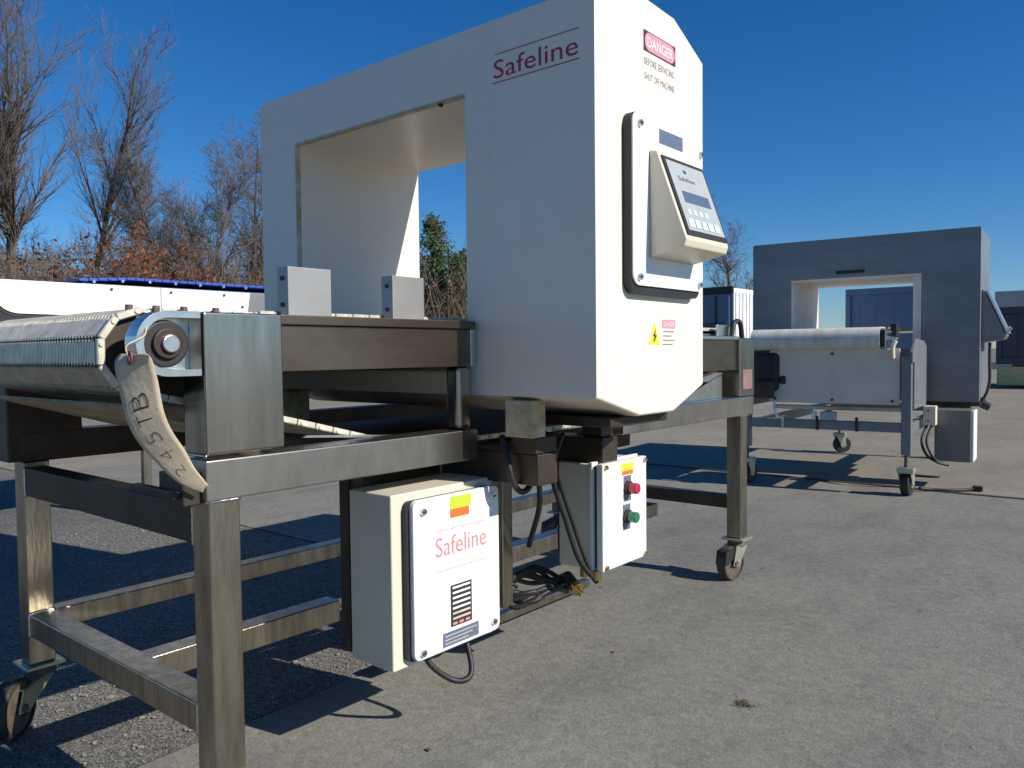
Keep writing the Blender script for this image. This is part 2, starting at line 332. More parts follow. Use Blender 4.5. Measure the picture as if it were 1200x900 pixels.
# --- frame rails
B('side_rail', XR-.076, XR, .75, 1.487, .682, .758, 'steelh', m1, .003)
B('side_rail', XR-.076, XR, 2.18, 3.21, .682, .758, 'steelh', m1, .003)
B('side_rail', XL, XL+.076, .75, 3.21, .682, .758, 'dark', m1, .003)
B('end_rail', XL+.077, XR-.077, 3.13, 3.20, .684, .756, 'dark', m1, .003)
B('inner_rail', XR-.28, XR-.20, 1.30, 2.55, .600, .680, 'dark', m1, .003)
# --- legs
for (x0, y0) in ((XR-.069, .757), (XR-.069, 3.095), (XL, .757), (XL, 3.095)):
    B('leg', x0, x0+.063, y0, y0+.063, (.172 if y0 > 2 else .150), .681, 'leg', m1, .003)
B('middle_post', -1.548, -1.513, 1.200, 1.232, .235, .681, 'dark', m1, .003)
B('middle_post', -1.50, -1.455, 1.70, 1.745, .22, .60, 'leg', m1, .003)
# --- cross members
B('cross_member', XL+.064, XR-.070, .760, .815, .594, .667, 'dark', m1, .003)
B('cross_member', XL+.064, XR-.070, .760, .822, .226, .284, 'leg', m1, .003)
B('cross_member', XL+.064, XR-.070, 3.098, 3.152, .292, .345, 'dark', m1, .003)
B('cross_member', XL+.02, -1.185, 1.52, 1.60, .622, .700, 'dark', m1, .003)
B('cross_member', XL+.02, -1.26, 1.92, 2.00, .622, .700, 'dark', m1, .003)
def weld(pts, r=.0035):
    rw = random.Random(len(pts)+int(pts[0][1]*1000)); P = []
    for i in range(len(pts)-1):
        a, b = Vector(pts[i]), Vector(pts[i+1]); n = max(2, int((b-a).length/.006))
        for k in range(n): P.append(a.lerp(b, k/n)+Vector((rw.uniform(-1, 1), rw.uniform(-1, 1), rw.uniform(-1, 1)))*.0007)
    P.append(Vector(pts[-1])); TU('weld_bead', P, r, 'dark' if False else 'bright', m1, n=6, sp=0)
for y0 in (.757, 3.095):
    weld([(XR-.007, y0, .680), (XR-.005, y0+.063, .680)])
    weld([(XR-.069, y0-.001, .680), (XR-.007, y0-.001, .680)])
weld([(XR-.070, .759, .592), (XR-.070, .759, .668)]); weld([(XR-.070, .759, .225), (XR-.070, .759, .286), (XR-.070, .822, .286)])
weld([(XL+.064, .759, .592), (XL+.064, .759, .668)]); weld([(XL+.064, .759, .225), (XL+.064, .759, .286), (XL+.064, .822, .286)])
weld([(-1.80, .823, .279), (-1.742, .823, .279), (-1.742, .823, .222)])
weld([(XR-.08, .752, .766), (XR-.001, .752, .766)])
# --- lower long rails
B('lower_rail', XL+.003, XL+.058, .824, 3.093, .228, .282, 'leg', m1, .003)
B('lower_rail', -1.80, -1.742, .824, 1.347, .220, .279, 'leg', m1, .003)
B('lower_rail', -1.80, -1.742, 1.49, 3.093, .222, .278, 'leg', m1, .003)
B('lower_rail', -1.775, -1.742, 1.50, 2.56, .030, .060, 'leg', m1, .003)
# --- castors
def caster(x, y, ang, m=m1, z=.172, r=.072, brake=True, tread='tread', fork='zinc', tr=.045):
    c = B('caster', x-.048, x+.048, y-.048, y+.048, z-.010, z-.001, 'zinc', m, .002)
    o_ = off(m)
    d = Vector((math.cos(ang), math.sin(ang), 0)); s = Vector((-d.y, d.x, 0)); base = Vector((x, y, 0)); ax = base + d*tr + Vector((0, 0, r))
    bm = bmesh.new(); cyl(bm, base+Vector((0, 0, z-.011)), base+Vector((0, 0, z-.032)), .034, .040, 20); fin('swivel', bm, 'rust', c, smooth=False)
    bm = bmesh.new()
    for sg in (-1, 1):
        pts = [base-d*.035+Vector((0,0,z-.030)), base+d*tr+Vector((0,0,z-.030)), ax+d*.02+Vector((0,0,-.008)), ax-d*.018+Vector((0,0,-.016))]
        a = [bm.verts.new(p+s*sg*.026) for p in pts]; b = [bm.verts.new(p+s*sg*.030) for p in pts]
        bm.faces.new(a); bm.faces.new(b)
        for i in range(4): bm.faces.new((a[i], a[(i+1) % 4], b[(i+1) % 4], b[i]))
    v = [base-d*.035, base+d*tr]
    for q in (0,):
        p = [v[0]+s*.03, v[1]+s*.03, v[1]-s*.03, v[0]-s*.03]
        a = [bm.verts.new(t+Vector((0,0,z-.033))) for t in p]; b = [bm.verts.new(t+Vector((0,0,z-.029))) for t in p]
        bm.faces.new(a); bm.faces.new(b)
        for i in range(4): bm.faces.new((a[i], a[(i+1) % 4], b[(i+1) % 4], b[i]))
    fin('fork', bm, fork, c)
    bm = bmesh.new()
    prof = [(-.021, r-.012), (-.021, r-.004), (-.014, r), (.014, r), (.021, r-.004), (.021, r-.012)]
    n = 36; rings = []
    for i in range(n):
        t = 2*math.pi*i/n; rad = d*math.cos(t)+Vector((0,0,1))*math.sin(t)
        rings.append([bm.verts.new(ax+s*u+rad*v) for u, v in prof])
    for i in range(n):
        for k in range(len(prof)): bm.faces.new((rings[i][k], rings[i][(k+1) % len(prof)], rings[(i+1) % n][(k+1) % len(prof)], rings[(i+1) % n][k]))
    wh = fin('wheel', bm, tread, c, smooth=False)
    bm = bmesh.new(); cyl(bm, ax-s*.016, ax+s*.016, r-.012, None, 36); cyl(bm, ax-s*.034, ax+s*.034, .011, None, 12); fin('hub', bm, 'rust', c)
    if brake:
        bm = bmesh.new(); q = base-d*.02
        pr = [(-.085, z-.045), (-.03, z-.030), (.0, z-.032), (-.02, z-.06), (-.075, z-.100), (-.092, z-.100)]
        a = [bm.verts.new(base-d*u*1.25+s*.024+Vector((0,0,v_))) for u, v_ in pr]; b = [bm.verts.new(base-d*u*1.25-s*.024+Vector((0,0,v_))) for u, v_ in pr]
        bm.faces.new(a); bm.faces.new(b[::-1])
        for i in range(len(pr)): bm.faces.new((a[i], a[(i+1) % len(pr)], b[(i+1) % len(pr)], b[i]))
        fin('brake_pedal', bm, 'black', c)
    return c
caster(XR-.038, 3.127, math.radians(-100))
caster(XR-.038, .79, math.radians(-60), z=.150, r=.060, tread='treadshade')
caster(XL+.032, .79, math.radians(-48), z=.150, r=.074, tread='treadshade', tr=.125)
caster(XL+.032, 3.127, math.radians(-100))
# --- near end housings and end brackets
B('end_housing', XR-.08, XR, .752, .918, .768, 1.030, 'steel', m1, .004, seg=3)
B('end_housing', XR-.079, XR, 3.07, 3.215, .761, 1.000, 'steel', m1, .004, seg=3)
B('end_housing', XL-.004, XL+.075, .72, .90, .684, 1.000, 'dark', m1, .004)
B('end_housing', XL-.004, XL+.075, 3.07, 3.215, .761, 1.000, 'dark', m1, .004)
PR('side_gusset', [(2.62, .760), (3.0, .760), (3.0, .855)], 'x', XR-.05, XR-.045, 'bright', m1)
B('lever', XR-.20, XR-.03, .700, .722, .690, .704, 'black', m1, .003)
B('latch_block', XR-.11, XR-.02, .715, .752, .676, .735, 'dark', m1, .003)
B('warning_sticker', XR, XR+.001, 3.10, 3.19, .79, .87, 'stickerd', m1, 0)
# --- bearing bracket
def uring(cy, cz, r, yend, n=14):
    out = [(yend, cz+r)]
    for k in range(n+1):
        a = math.radians(90+180*k/n); out.append((cy+r*math.cos(a), cz+r*math.sin(a)))
    out.append((yend, cz-r)); return out
bm = bmesh.new(); ring_prism(bm, uring(.688, .972, .058, .748), uring(.690, .972, .046, .7479), 'x', XR-.045, XR-.003)
br = fin('bearing_bracket', bm, 'bright', m1, bevel=.0015)
B('back_plate', XR-.052, XR-.046, .688, .749, .918, 1.026, 'bright', br, .001)
CY('bearing', (XR-.046, .688, .972), (XR-.012, .688, .972), .042, 'black', br, 32, bevel=.004)
CY('bearing_collar', (XR-.013, .688, .972), (XR-.004, .688, .972), .027, 'dark', br, 24, bevel=.002)
CY('shaft', (XR-.09, .690, .972), (XR+.004, .690, .972), .016, 'bright', br, 20, bevel=.002)
# --- drive drum, sprocket
dr = CY('end_roller', (-2.16, .688, .962), (-1.485, .688, .962), .052, 'dark', m1, 32)
CY('sprocket', (-1.482, .688, .962), (-1.470, .688, .962), .066, 'dark', dr, 10, bevel=.003)
CY('roller_shaft', (-2.28, .688, .962), (-1.40, .688, .962), .017, 'bright', dr, 16)
CY('end_roller', (-2.16, 3.15, .975), (-1.485, 3.15, .975), .052, 'dark', m1, 32)
# --- belt: slats along a closed path in the y/z plane
BXL, BXR = -2.135, -1.462
def belt_path():
    P = []
    c, r = (.688, .958), .078
    for a in range(90, 271, 6): P.append((c[0]+r*math.cos(math.radians(a)), c[1]+r*math.sin(math.radians(a))))
    P += [(.99, .812), (1.217, .752), (1.35, .728), (1.5, .718), (2.0, .718), (2.5, .730), (2.9, .84)]
    c = (3.15, .958)
    for a in range(-90, 91, 6): P.append((c[0]+r*math.cos(math.radians(a)), c[1]+r*math.sin(math.radians(a))))
    P.append(P[0]); return P
bp = belt_path(); pitch = .0485
seg = [0]
for i in range(1, len(bp)): seg.append(seg[-1]+math.dist(bp[i], bp[i-1]))
def at(s):
    s %= seg[-1]
    for i in range(1, len(bp)):
        if seg[i] >= s:
            t = (s-seg[i-1])/max(seg[i]-seg[i-1], 1e-9); return bp[i-1][0]+(bp[i][0]-bp[i-1][0])*t, bp[i-1][1]+(bp[i][1]-bp[i-1][1])*t
bm = bmesh.new()
L_ = BXR-BXL; h = pitch/2-.0002
abox(bm, -L_/2, L_/2, -h, h, -.005, .0005)
nr = 96
for i in range(nr):
    x = -L_/2+.010+(L_-.02)*i/(nr-1)
    q = .0 if i % 2 else .004
    abox(bm, x-.0023, x+.0023, -h+.001+q, h-.005+q, .0005, .0036)
bmesh.ops.recalc_face_normals(bm, faces=bm.faces)
slat_me = bpy.data.meshes.new('belt_slat'); bm.to_mesh(slat_me); bm.free(); slat_me.materials.append(M['belt']); slat_me.materials.append(M['dark'])
for p_ in slat_me.polygons:
    zs_ = [slat_me.vertices[i].co.z for i in p_.vertices]
    if max(zs_) < .001 and max(slat_me.vertices[i].co.x for i in p_.vertices) - min(slat_me.vertices[i].co.x for i in p_.vertices) > .3: p_.material_index = 1
bm = bmesh.new(); abox(bm, -.005, .006, -h*.96, h*.96, -.0075, .006); bmesh.ops.bevel(bm, geom=bm.edges[:], offset=.002, segments=1, affect='EDGES'); cyl(bm, (.006, h*.55, 0), (.009, h*.55, 0), .004, n=8)
bmesh.ops.recalc_face_normals(bm, faces=bm.faces)
link_me = bpy.data.meshes.new('edge_link'); bm.to_mesh(link_me); bm.free(); link_me.materials.append(M['link'])
N = int(seg[-1]/pitch); oo = off(m1)
for i in range(N):
    a, b = at(i*seg[-1]/N), at((i+1)*seg[-1]/N)
    mid = ((a[0]+b[0])/2, (a[1]+b[1])/2); th = math.atan2(b[1]-a[1], b[0]-a[0]) + math.pi
    for nm, me, x in (('belt_slat', slat_me, (BXL+BXR)/2), ('edge_link', link_me, BXR+.006)):
        if nm == 'edge_link' and mid[1] > 1.0 and .70 < mid[0] < .93: continue
        o = bpy.data.objects.new(nm, me); C.objects.link(o); o.parent = m1
        o.location = Vector((x, mid[0], mid[1])) - oo; o.rotation_euler = (th, 0, 0)
# wear studs along the top edge
for k, y in enumerate((.668, .718, .772, .838)):
    CY('stud', (BXR+.004, y, 1.032), (BXR+.004, y, 1.0445), .007, 'rust', m1, 10, bevel=.001)
# --- bed
B('bed_flange', XR-.085, XR-.004, .919, 1.487, 1.010, 1.030, 'brownsteel', m1, .002)
B('bed_side_panel', XR-.030, XR-.012, .920, 1.470, .917, 1.009, 'brownsteel', m1, .001)
B('bed_end_strip', XR-.030, XR-.006, 1.4705, 1.486, .917, 1.009, 'bright', m1, .001)
CY('bed_knob', (XR-.04, 1.487, 1.018), (XR-.04, 1.512, 1.018), .011, 'black', m1, 12, bevel=.002)
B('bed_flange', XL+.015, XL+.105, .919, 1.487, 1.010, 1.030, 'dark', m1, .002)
B('bed_side_panel', XL+.02, XL+.035, .92, 3.07, .80, 1.009, 'innershade', m1, .001)
B('bed_flange', XR-.085, XR-.004, 2.04, 3.069, .992, 1.006, 'bright', m1, .002)
B('bed_side_panel', XR-.030, XR-.012, 2.04, 3.069, .87, .991, 'brownsteel', m1, .001)
B('bed_plate', XL+.106, XR-.086, .93, 3.08, 1.006, 1.018, 'steel', m1, .001)
B('bed_post', XR-.055, XR-.008, 1.425, 1.474, .759, .916, 'steel', m1, .012, seg=4)
B('bed_post', XL+.02, XL+.07, 1.43, 1.48, .759, .80, 'dark', m1, .003)
for (y0, y1) in ((.975, 1.085), (1.262, 1.364)):
    g = B('guide_block', -1.452, -1.412, y0, y1, 1.031, 1.134, 'block', m1, .0015)
    for zz in (1.055, 1.110): CY('block_screw', (-1.432, y0-.003, zz), (-1.432, y0+.001, zz), .005, 'dark', g, 10)
    CY('guide_pin', (-1.43, y1, 1.115), (-1.43, y1+.007, 1.115), .003, 'bright', g, 8)
bm = bmesh.new(); prism(bm, [(.66, .856), (.668, .862), (.955, .775), (.947, .769)], 'x', BXL-.03, BXR-.03)
fin('drip_pan', bm, 'under', m1)
PR('return_guide', [(1.02, .772), (1.03, .776), (1.45, .742), (1.45, .736)], 'x', BXR+.02, BXR+.028, 'bright', m1)
# far end hardware
B('end_clamp', -1.425, -1.415, 3.0, 3.12, 1.007, 1.055, 'bright', m1, .004)
TU('end_handle', [(-1.40, 3.10, 1.0), (-1.40, 3.12, 1.06), (-1.40, 3.18, 1.065), (-1.40, 3.205, 1.0)], .011, 'black', m1)

# --- detector housing
F0, F1 = 1.50, 2.027
OX0, OX1, OZ0, OZ1 = -2.115, -1.400, .905, 1.605
HX0, HX1 = -2.305, -1.0
prof = [(F0, .843), (1.69, .791), (1.863, .791), (F1, .853), (F1, 1.737), (1.872, 1.806), (1.69, 1.812), (F0, 1.765)]
bm = bmesh.new()
def face(*p): bm.faces.new([bm.verts.new(q) for q in p])
for x, s in ((HX0, 1), (HX1, -1)):
    bm.faces.new([bm.verts.new((x, y, z)) for y, z in prof])
for i in range(8):
    if i in (3, 7): continue
    (y0, z0), (y1, z1) = prof[i], prof[(i+1) % 8]; face((HX0, y0, z0), (HX1, y0, z0), (HX1, y1, z1), (HX0, y1, z1))
for y, zb, zt in ((F0, .843, 1.765), (F1, .853, 1.737)):
    xs = [HX0, OX0, OX1, HX1]; zs = [zb, OZ0, OZ1, zt]
    for i in range(3):
        for j in range(3):
            if i == 1 and j == 1: continue
            face((xs[i], y, zs[j]), (xs[i+1], y, zs[j]), (xs[i+1], y, zs[j+1]), (xs[i], y, zs[j+1]))
for (a, b) in (((OX0, OZ0), (OX1, OZ0)), ((OX1, OZ0), (OX1, OZ1)), ((OX1, OZ1), (OX0, OZ1)), ((OX0, OZ1), (OX0, OZ0))):
    face((a[0], F0, a[1]), (b[0], F0, b[1]), (b[0], F1, b[1]), (a[0], F1, a[1]))
bmesh.ops.remove_doubles(bm, verts=bm.verts, dist=1e-5)
hous = fin('detector_housing', bm, 'cream', m1, bevel=.009, seg=4)
for p in hous.data.polygons: p.use_smooth = False
# seam strip around the tunnel mouth
bm = bmesh.new(); t = .004
for q in ((OX0-.001, OX0+t, OZ0, OZ1), (OX0+t, OX1, OZ1-t, OZ1+.001)):
    abox(bm, q[0], q[1], F0-.003, F0+.012, q[2], q[3])
fin('tunnel_seam', bm, 'under', hous)
CY('rivet', (-1.48, F0-.006, 1.597), (-1.48, F0+.004, 1.597), .005, 'dark', hous, 10)
# mounting brackets below
B('mounting_bracket', -1.269, -1.183, F0-.004, F0+.05, .742, .833, 'under', m1, .003)
B('mounting_bracket', -2.23, -2.14, F0-.004, F0+.05, .742, .833, 'under', m1, .003)
B('mounting_bracket', -1.34, -1.27, 1.93, 2.00, .736, .815, 'dark', m1, .003)
B('mounting_foot', -1.268, -1.187, 1.515, 1.60, .701, .7415, 'dark', m1, .003)
B('mounting_foot', -1.34, -1.27, 1.93, 1.99, .701, .7355, 'dark', m1, .003)
B('mounting_plate', -1.36, -1.04, 1.62, 1.90, .765, .789, 'dark', m1, .003)
# logo on the shaded face
text('logo_lettering', 'Safeline', .046, 'red', hous, (-1.296, F0, 1.622), (1, 0, 0), (0, 0, 1), width=.252)
bm = bmesh.new(); abox(bm, -1.300, -1.040, F0-.0012, F0-.0002, 1.6105, 1.6125); abox(bm, -1.292, -1.042, F0-.0012, F0-.0002, 1.679, 1.6805); fin('logo_line', bm, 'red', hous)
# danger sticker
def lab(name, y0, y1, z0, z1, x, m, parent, t=.0008): return B(name, x, x+t, y0, y1, z0, z1, m, parent, 0)
st = lab('danger_sticker', 1.708, 1.876, 1.575, 1.734, HX1, 'cream', hous, .0006)
lab('danger_band', 1.712, 1.872, 1.680, 1.730, HX1+.0006, 'blackp', st)
PR('danger_oval', rrect(1.792, 1.705, .150, .044, .021), 'x', HX1+.0014, HX1+.0020, 'pinkred', st)
text('danger_word', 'DANGER', .026, 'paper', st, (HX1+.0020, 1.728, 1.692), (0, 1, 0), (0, 0, 1), width=.128, weight=.01)
text('danger_text', 'BEFORE SERVICING', .018, 'greytext', st, (HX1+.0006, 1.716, 1.648), (0, 1, 0), (0, 0, 1), width=.150)
text('danger_text', 'SHUT OFF MACHINE', .018, 'greytext', st, (HX1+.0006, 1.716, 1.612), (0, 1, 0), (0, 0, 1), width=.150)
# lower warning sticker
st = lab('shock_sticker', 1.728, 1.872, .958, 1.03, HX1, 'cream', hous, .0006)
PR('warning_triangle', [(1.733, .966), (1.787, .966), (1.760, 1.022)], 'x', HX1+.0006, HX1+.0014, 'yellow', st)
PR('bolt_symbol', [(1.757, .972), (1.770, .990), (1.762, .990), (1.766, 1.006), (1.752, .987), (1.760, .987), (1.754, .976)], 'x', HX1+.0014, HX1+.0020, 'blackp', st)
lab('danger_band', 1.800, 1.868, 1.008, 1.030, HX1+.0006, 'pinkred', st)
text('danger_word', 'DANGER', .013, 'paper', st, (HX1+.0014, 1.806, 1.0125), (0, 1, 0), (0, 0, 1), width=.055)
for k, w_k in enumerate((.058, .044, .062, .050)):
    lab('text_line', 1.803, 1.803+w_k, .998-.011*k, 1.001-.011*k, HX1+.0006, 'greytext', st)
# access cover with gasket
PR('cover_gasket', rrect(1.790, 1.300, .352, .425, .030), 'x', HX1, HX1+.021, 'black', hous)
cov = PR('access_cover', rrect(1.796, 1.309, .356, .406, .028), 'x', HX1+.0211, HX1+.027, 'white', hous, bevel=.0015)
XC = HX1+.027
def screw(y, z, x, parent, r=.0095, axis='x', name='cover_screw'):
    bm = bmesh.new(); cyl(bm, (x, y, z), (x+.007, y, z), r, r*.85, 16); s = fin(name, bm, 'bright', parent)
    bm = bmesh.new(); abox(bm, x+.0071, x+.0085, y-r*.7, y+r*.7, z-.0015, z+.0015); fin('screw_slot', bm, 'dark', parent); return s
for y, z in ((1.647, 1.486), (1.960, 1.468), (1.644, 1.126), (1.952, 1.124)): screw(y, z, XC, cov)
lab('name_plate', 1.740, 1.860, 1.457, 1.492, XC, 'bluegrey', cov)
# control head wedge
HY0, HY1 = 1.692, 1.920; px = XC
pf = [(px, 1.174), (px+.092, 1.194), (px+.098, 1.212), (px+.020, 1.428), (px, 1.432)]
bm = bmesh.new()
a = [bm.verts.new((x, HY0, z)) for x, z in pf]; b = [bm.verts.new((x, HY1, z)) for x, z in pf]
bm.faces.new(a); bm.faces.new(b[::-1])
for i in range(5): bm.faces.new((a[i], a[(i+1) % 5], b[(i+1) % 5], b[i]))
head = fin('control_head', bm, 'box', m1, bevel=.004, seg=3)
e0 = Vector((px+.098, 0, 1.212)); e1 = Vector((px+.020, 0, 1.428)); ud = (e1-e0).normalized(); nn = Vector((ud.z, 0, -ud.x)); Lh = (e1-e0).length
def onface(u0, u1, v0, v1, t0, t1, m, name, parent):
    """slab on the sloping face: u along y from HY0, v up the slope"""
    bm = bmesh.new(); vs = []
    for t in (t0, t1):
        for (u, v) in ((u0, v0), (u1, v0), (u1, v1), (u0, v1)):
            vs.append(bm.verts.new(e0 + ud*v + nn*t + Vector((0, HY0+u, 0))))
    for f in ((0,1,2,3),(4,5,6,7),(0,1,5,4),(1,2,6,5),(2,3,7,6),(3,0,4,7)): bm.faces.new([vs[i] for i in f])
    return fin(name, bm, m, parent)
W_ = HY1-HY0
sb = onface(.010, W_-.006, .010, Lh-.012, 0.0, .004, 'black', 'screen_bezel', head)
onface(.020, W_-.015, .022, Lh-.022, .004, .0052, 'membrane', 'keypad_membrane', head)
onface(.050, W_-.040, .098, .128, .0052, .0062, 'lcd', 'display', head)
for k in range(5): onface(.030+.034*k, .056+.034*k, .030, .052, .0052, .0068, 'keyg' if k else 'keyw', 'key', head)
for k in range(4): onface(.045+.030*k, .062+.030*k, .066, .080, .0052, .0060, 'keyg', 'key', head)
o3 = e0 + ud*.158 + nn*.0052 + Vector((0, HY0+.055, 0))
text('brand_lettering', 'Safeline', .013, 'blackp', head, o3, (0, 1, 0), ud, width=.085, thick=.0004)
onface(.095, .108, .182, .190, .0052, .0060, 'blackp', 'indicator', head)
# --- enclosure one
def enclosure(x1, x0, y0, y1, z0, z1):
    e = B('control_enclosure', x0, x1-.020, y0, y1, z0, z1, 'box', m1, .004, seg=3)
    return e
e1_ = enclosure(-1.330, -1.497, 1.190, 1.535, .224, .630)
PR('door_gasket', rrect(1.372, .425, .300, .372, .018), 'x', -1.350, -1.336, 'black', e1_)
dr_ = PR('enclosure_door', rrect(1.381, .427, .298, .372, .018), 'x', -1.3359, -1.322, 'white', e1_, bevel=.002)
XD = -1.322
for y, z in ((1.262, .586), (1.505, .588), (1.256, .258), (1.505, .266)): screw(y, z, XD, e1_, name='door_screw')
lab('label_panel', 1.352, 1.425, .578, .606, XD, 'greeny', e1_)
lab('label_panel', 1.352, 1.418, .556, .577, XD, 'orange', e1_)
text('logo_lettering', 'Safeline', .048, 'redfade', e1_, (XD, 1.302, .470), (0, 1, 0), (0, 0, 1), width=.178)
text('logo_lettering', 'METAL DETECTORS', .013, 'redpale', e1_, (XD, 1.306, .446), (0, 1, 0), (0, 0, 1), width=.172)
bm = bmesh.new(); abox(bm, XD, XD+.0008, 1.304, 1.482, .530, .5315); abox(bm, XD, XD+.0008, 1.304, 1.482, .434, .4355); fin('logo_line', bm, 'redfade', e1_)
rp = lab('rating_plate', 1.350, 1.424, .292, .393, XD, 'blackp', e1_)
for k in range(7): lab('plate_line', 1.356, 1.418, .3835-.0125*k, .3885-.0125*k, XD+.0008, 'paper' if k < 5 else 'tag', e1_)
for k in range(3): lab('plate_line', 1.356+.022*k, 1.372+.022*k, .296, .302, XD+.0008, 'redfade', e1_)
lab('serial_plate', 1.322, 1.448, .249, .283, XD, 'bluegrey', e1_)
for k in range(3): lab('plate_line', 1.328, 1.440-.015*k, .273-.009*k, .2755-.009*k, XD+.0008, 'membrane', e1_)
B('mounting_strap', -1.512, -1.498, 1.205, 1.235, .24, .681, 'dark', m1, .002)
B('mounting_strap', -1.512, -1.498, 1.50, 1.53, .17, .681, 'leg', m1, .002)
TU('power_cable', [(-1.40, 1.335, .23), (-1.385, 1.34, .19), (-1.36, 1.385, .145), (-1.34, 1.42, .138), (-1.345, 1.445, .16), (-1.38, 1.46, .23)], .0075, 'black', m1)
TU('power_cable', [(-1.29, 1.508, .742), (-1.26, 1.495, .68), (-1.25, 1.505, .625), (-1.25, 1.54, .60), (-1.255, 1.58, .62), (-1.27, 1.61, .70), (-1.28, 1.62, .765)], .008, 'black', m1)
# --- enclosure two
e2_ = B('switch_enclosure', -1.400, -1.288, 1.895, 2.135, .318, .625, 'box', m1, .003)
B('back_lid', -1.287, -1.276, 1.888, 2.142, .314, .632, 'white', e2_, .002)
B('lid_seal', -1.275, -1.266, 1.900, 2.130, .324, .622, 'dark', e2_, .001)
fl = B('front_lid', -1.265, -1.243, 1.893, 2.137, .318, .628, 'white', e2_, .003)
def button(y, z, m):
    CY('push_button', (-1.243, y, z), (-1.232, y, z), .021, 'dark', e2_, 24, bevel=.002)
    CY('button_cap', (-1.232, y, z), (-1.205, y, z), .0165, m, e2_, 24, bevel=.004)
    lab('button_plate', y-.021, y+.021, z-.04, z+.036, -1.243, 'bluegrey' if m == 'redb' else 'bluegrey', e2_)
button(2.025, .545, 'redb'); button(2.020, .460, 'greenb')
lab('label_panel', 1.992, 2.062, .596, .618, -1.243, 'yellow', e2_)
lab('label_panel', 1.996, 2.058, .584, .5955, -1.243, 'orange', e2_)
for y, z in ((1.908, .328), (2.125, .328), (1.908, .618), (2.125, .618)):
    CY('lid_screw', (-1.243, y, z), (-1.236, y, z), .007, 'brass', e2_, 10)
CY('cable_gland', (-1.33, 1.93, .318), (-1.33, 1.93, .285), .016, 'brass', e2_, 12)
CY('cable_gland', (-1.27, 1.90, .318), (-1.27, 1.90, .292), .014, 'brass', e2_, 12)
B('mounting_strap', -1.44, -1.401, 1.94, 1.98, .34, .655, 'dark', m1, .002)
for dy, r in ((0, .0075), (.028, .006)):
    TU('hanging_cable', [(-1.20, 1.56+dy*3, .74), (-1.26, 1.66+dy, .66), (-1.30, 1.74+dy, .58), (-1.30, 1.79+dy, .48), (-1.29, 1.84+dy, .36), (-1.27, 1.90, .285)], r, 'black', m1)
for dy in (0, .06):
    TU('hanging_cable', [(-1.34, 2.02+dy, .625), (-1.32, 2.02+dy, .675), (-1.36, 1.99+dy, .70), (-1.42, 1.95+dy, .68)], .008, 'black', m1)
TU('hanging_cable', [(-1.45, 1.55, .70), (-1.30, 1.62, .66), (-1.32, 1.70, .55), (-1.40, 1.75, .40)], .008, 'black', m1)
rc = random.Random(3)
for k in range(5):
    a = k*1.1; pts = [(-1.47+.07*math.cos(t+a*.2)+rc.uniform(-.01, .01), 1.87+.12*math.sin(t+a*.2)+rc.uniform(-.012, .012), .245+.025*math.sin(2*t+a)+rc.uniform(-.01, .01)) for t in [2*math.pi*i/7 for i in range(8)]]
    TU('coiled_cable', pts, .0075, 'black', m1)
pl_ = CY('cable_plug', (-1.40, 1.93, .275), (-1.348, 1.905, .255), .017, 'black', m1, 16, bevel=.003)
CY('plug_ring', (-1.348, 1.905, .255), (-1.333, 1.898, .250), .021, 'brass', m1, 18, bevel=.003)
for k in range(3):
    a = 2.09*k; c0 = Vector((-1.333, 1.898, .250))+Vector((0, math.cos(a), math.sin(a)))*.009; CY('plug_pin', c0, c0+Vector((.015, -.006, -.005)), .0025, 'brass', pl_, 8)
TU('hanging_cable', [(-1.55, 1.62, .60), (-1.52, 1.66, .45), (-1.50, 1.72, .33), (-1.47, 1.78, .26)], .005, 'black', m1)

# --- hanging tag
tag = root('hang_tag', (-1.33, .62, .96), 'manila paper hang tag with handwritten letters, curling down from the near roller bearing', 'tag')
L1 = [(-1.352, 0.6028, 0.9546), (-1.3518, 0.5946, 0.9398), (-1.3514, 0.5964, 0.9043), (-1.3508, 0.6033, 0.8637), (-1.3502, 0.6162, 0.8282), (-1.3495, 0.6352, 0.7927), (-1.3487, 0.6592, 0.7624), (-1.3479, 0.6891, 0.7321), (-1.347, 0.717, 0.713), (-1.346, 0.7378, 0.7026)]  # both tag edges: traced from image pixels, then scaled about the camera along rays
R1 = [(-1.275, 0.6116, 0.9538), (-1.2772, 0.6213, 0.9442), (-1.2812, 0.6281, 0.9163), (-1.2864, 0.6364, 0.8823), (-1.2925, 0.6492, 0.848), (-1.2994, 0.6663, 0.8152), (-1.3071, 0.686, 0.7878), (-1.3155, 0.7052, 0.7621), (-1.3244, 0.724, 0.7389), (-1.334, 0.7432, 0.7153)]
bm = bmesh.new(); rowsF = []
nq = 36; 
def lerp_list(Lt, u):
    k = min(int(u*9), 8); f = u*9-k
    P = [Vector(p) for p in Lt]
    a = P[max(k-1, 0)]; b = P[k]; c = P[k+1]; d = P[min(k+2, 9)]
    return 0.5*((2*b)+(c-a)*f+(2*a-5*b+4*c-d)*f*f+(3*b-3*c+d-a)*f**3)
def tagpt(u, s):
    l, r = lerp_list(L1, u), lerp_list(R1, u); return l+(r-l)*s + Vector((0, -.003*math.sin(s*math.pi)-.0015*math.sin(u*17), 0))
g = [[bm.verts.new(tagpt(i/nq, j/8)) for j in range(9)] for i in range(nq+1)]
for i in range(nq):
    for j in range(8): bm.faces.new((g[i][j], g[i][j+1], g[i+1][j+1], g[i+1][j]))
tp = fin('tag_paper', bm, 'tag', tag, smooth=True)
sm = tp.modifiers.new('thick', 'SOLIDIFY'); sm.thickness = .0008; sm.offset = 0
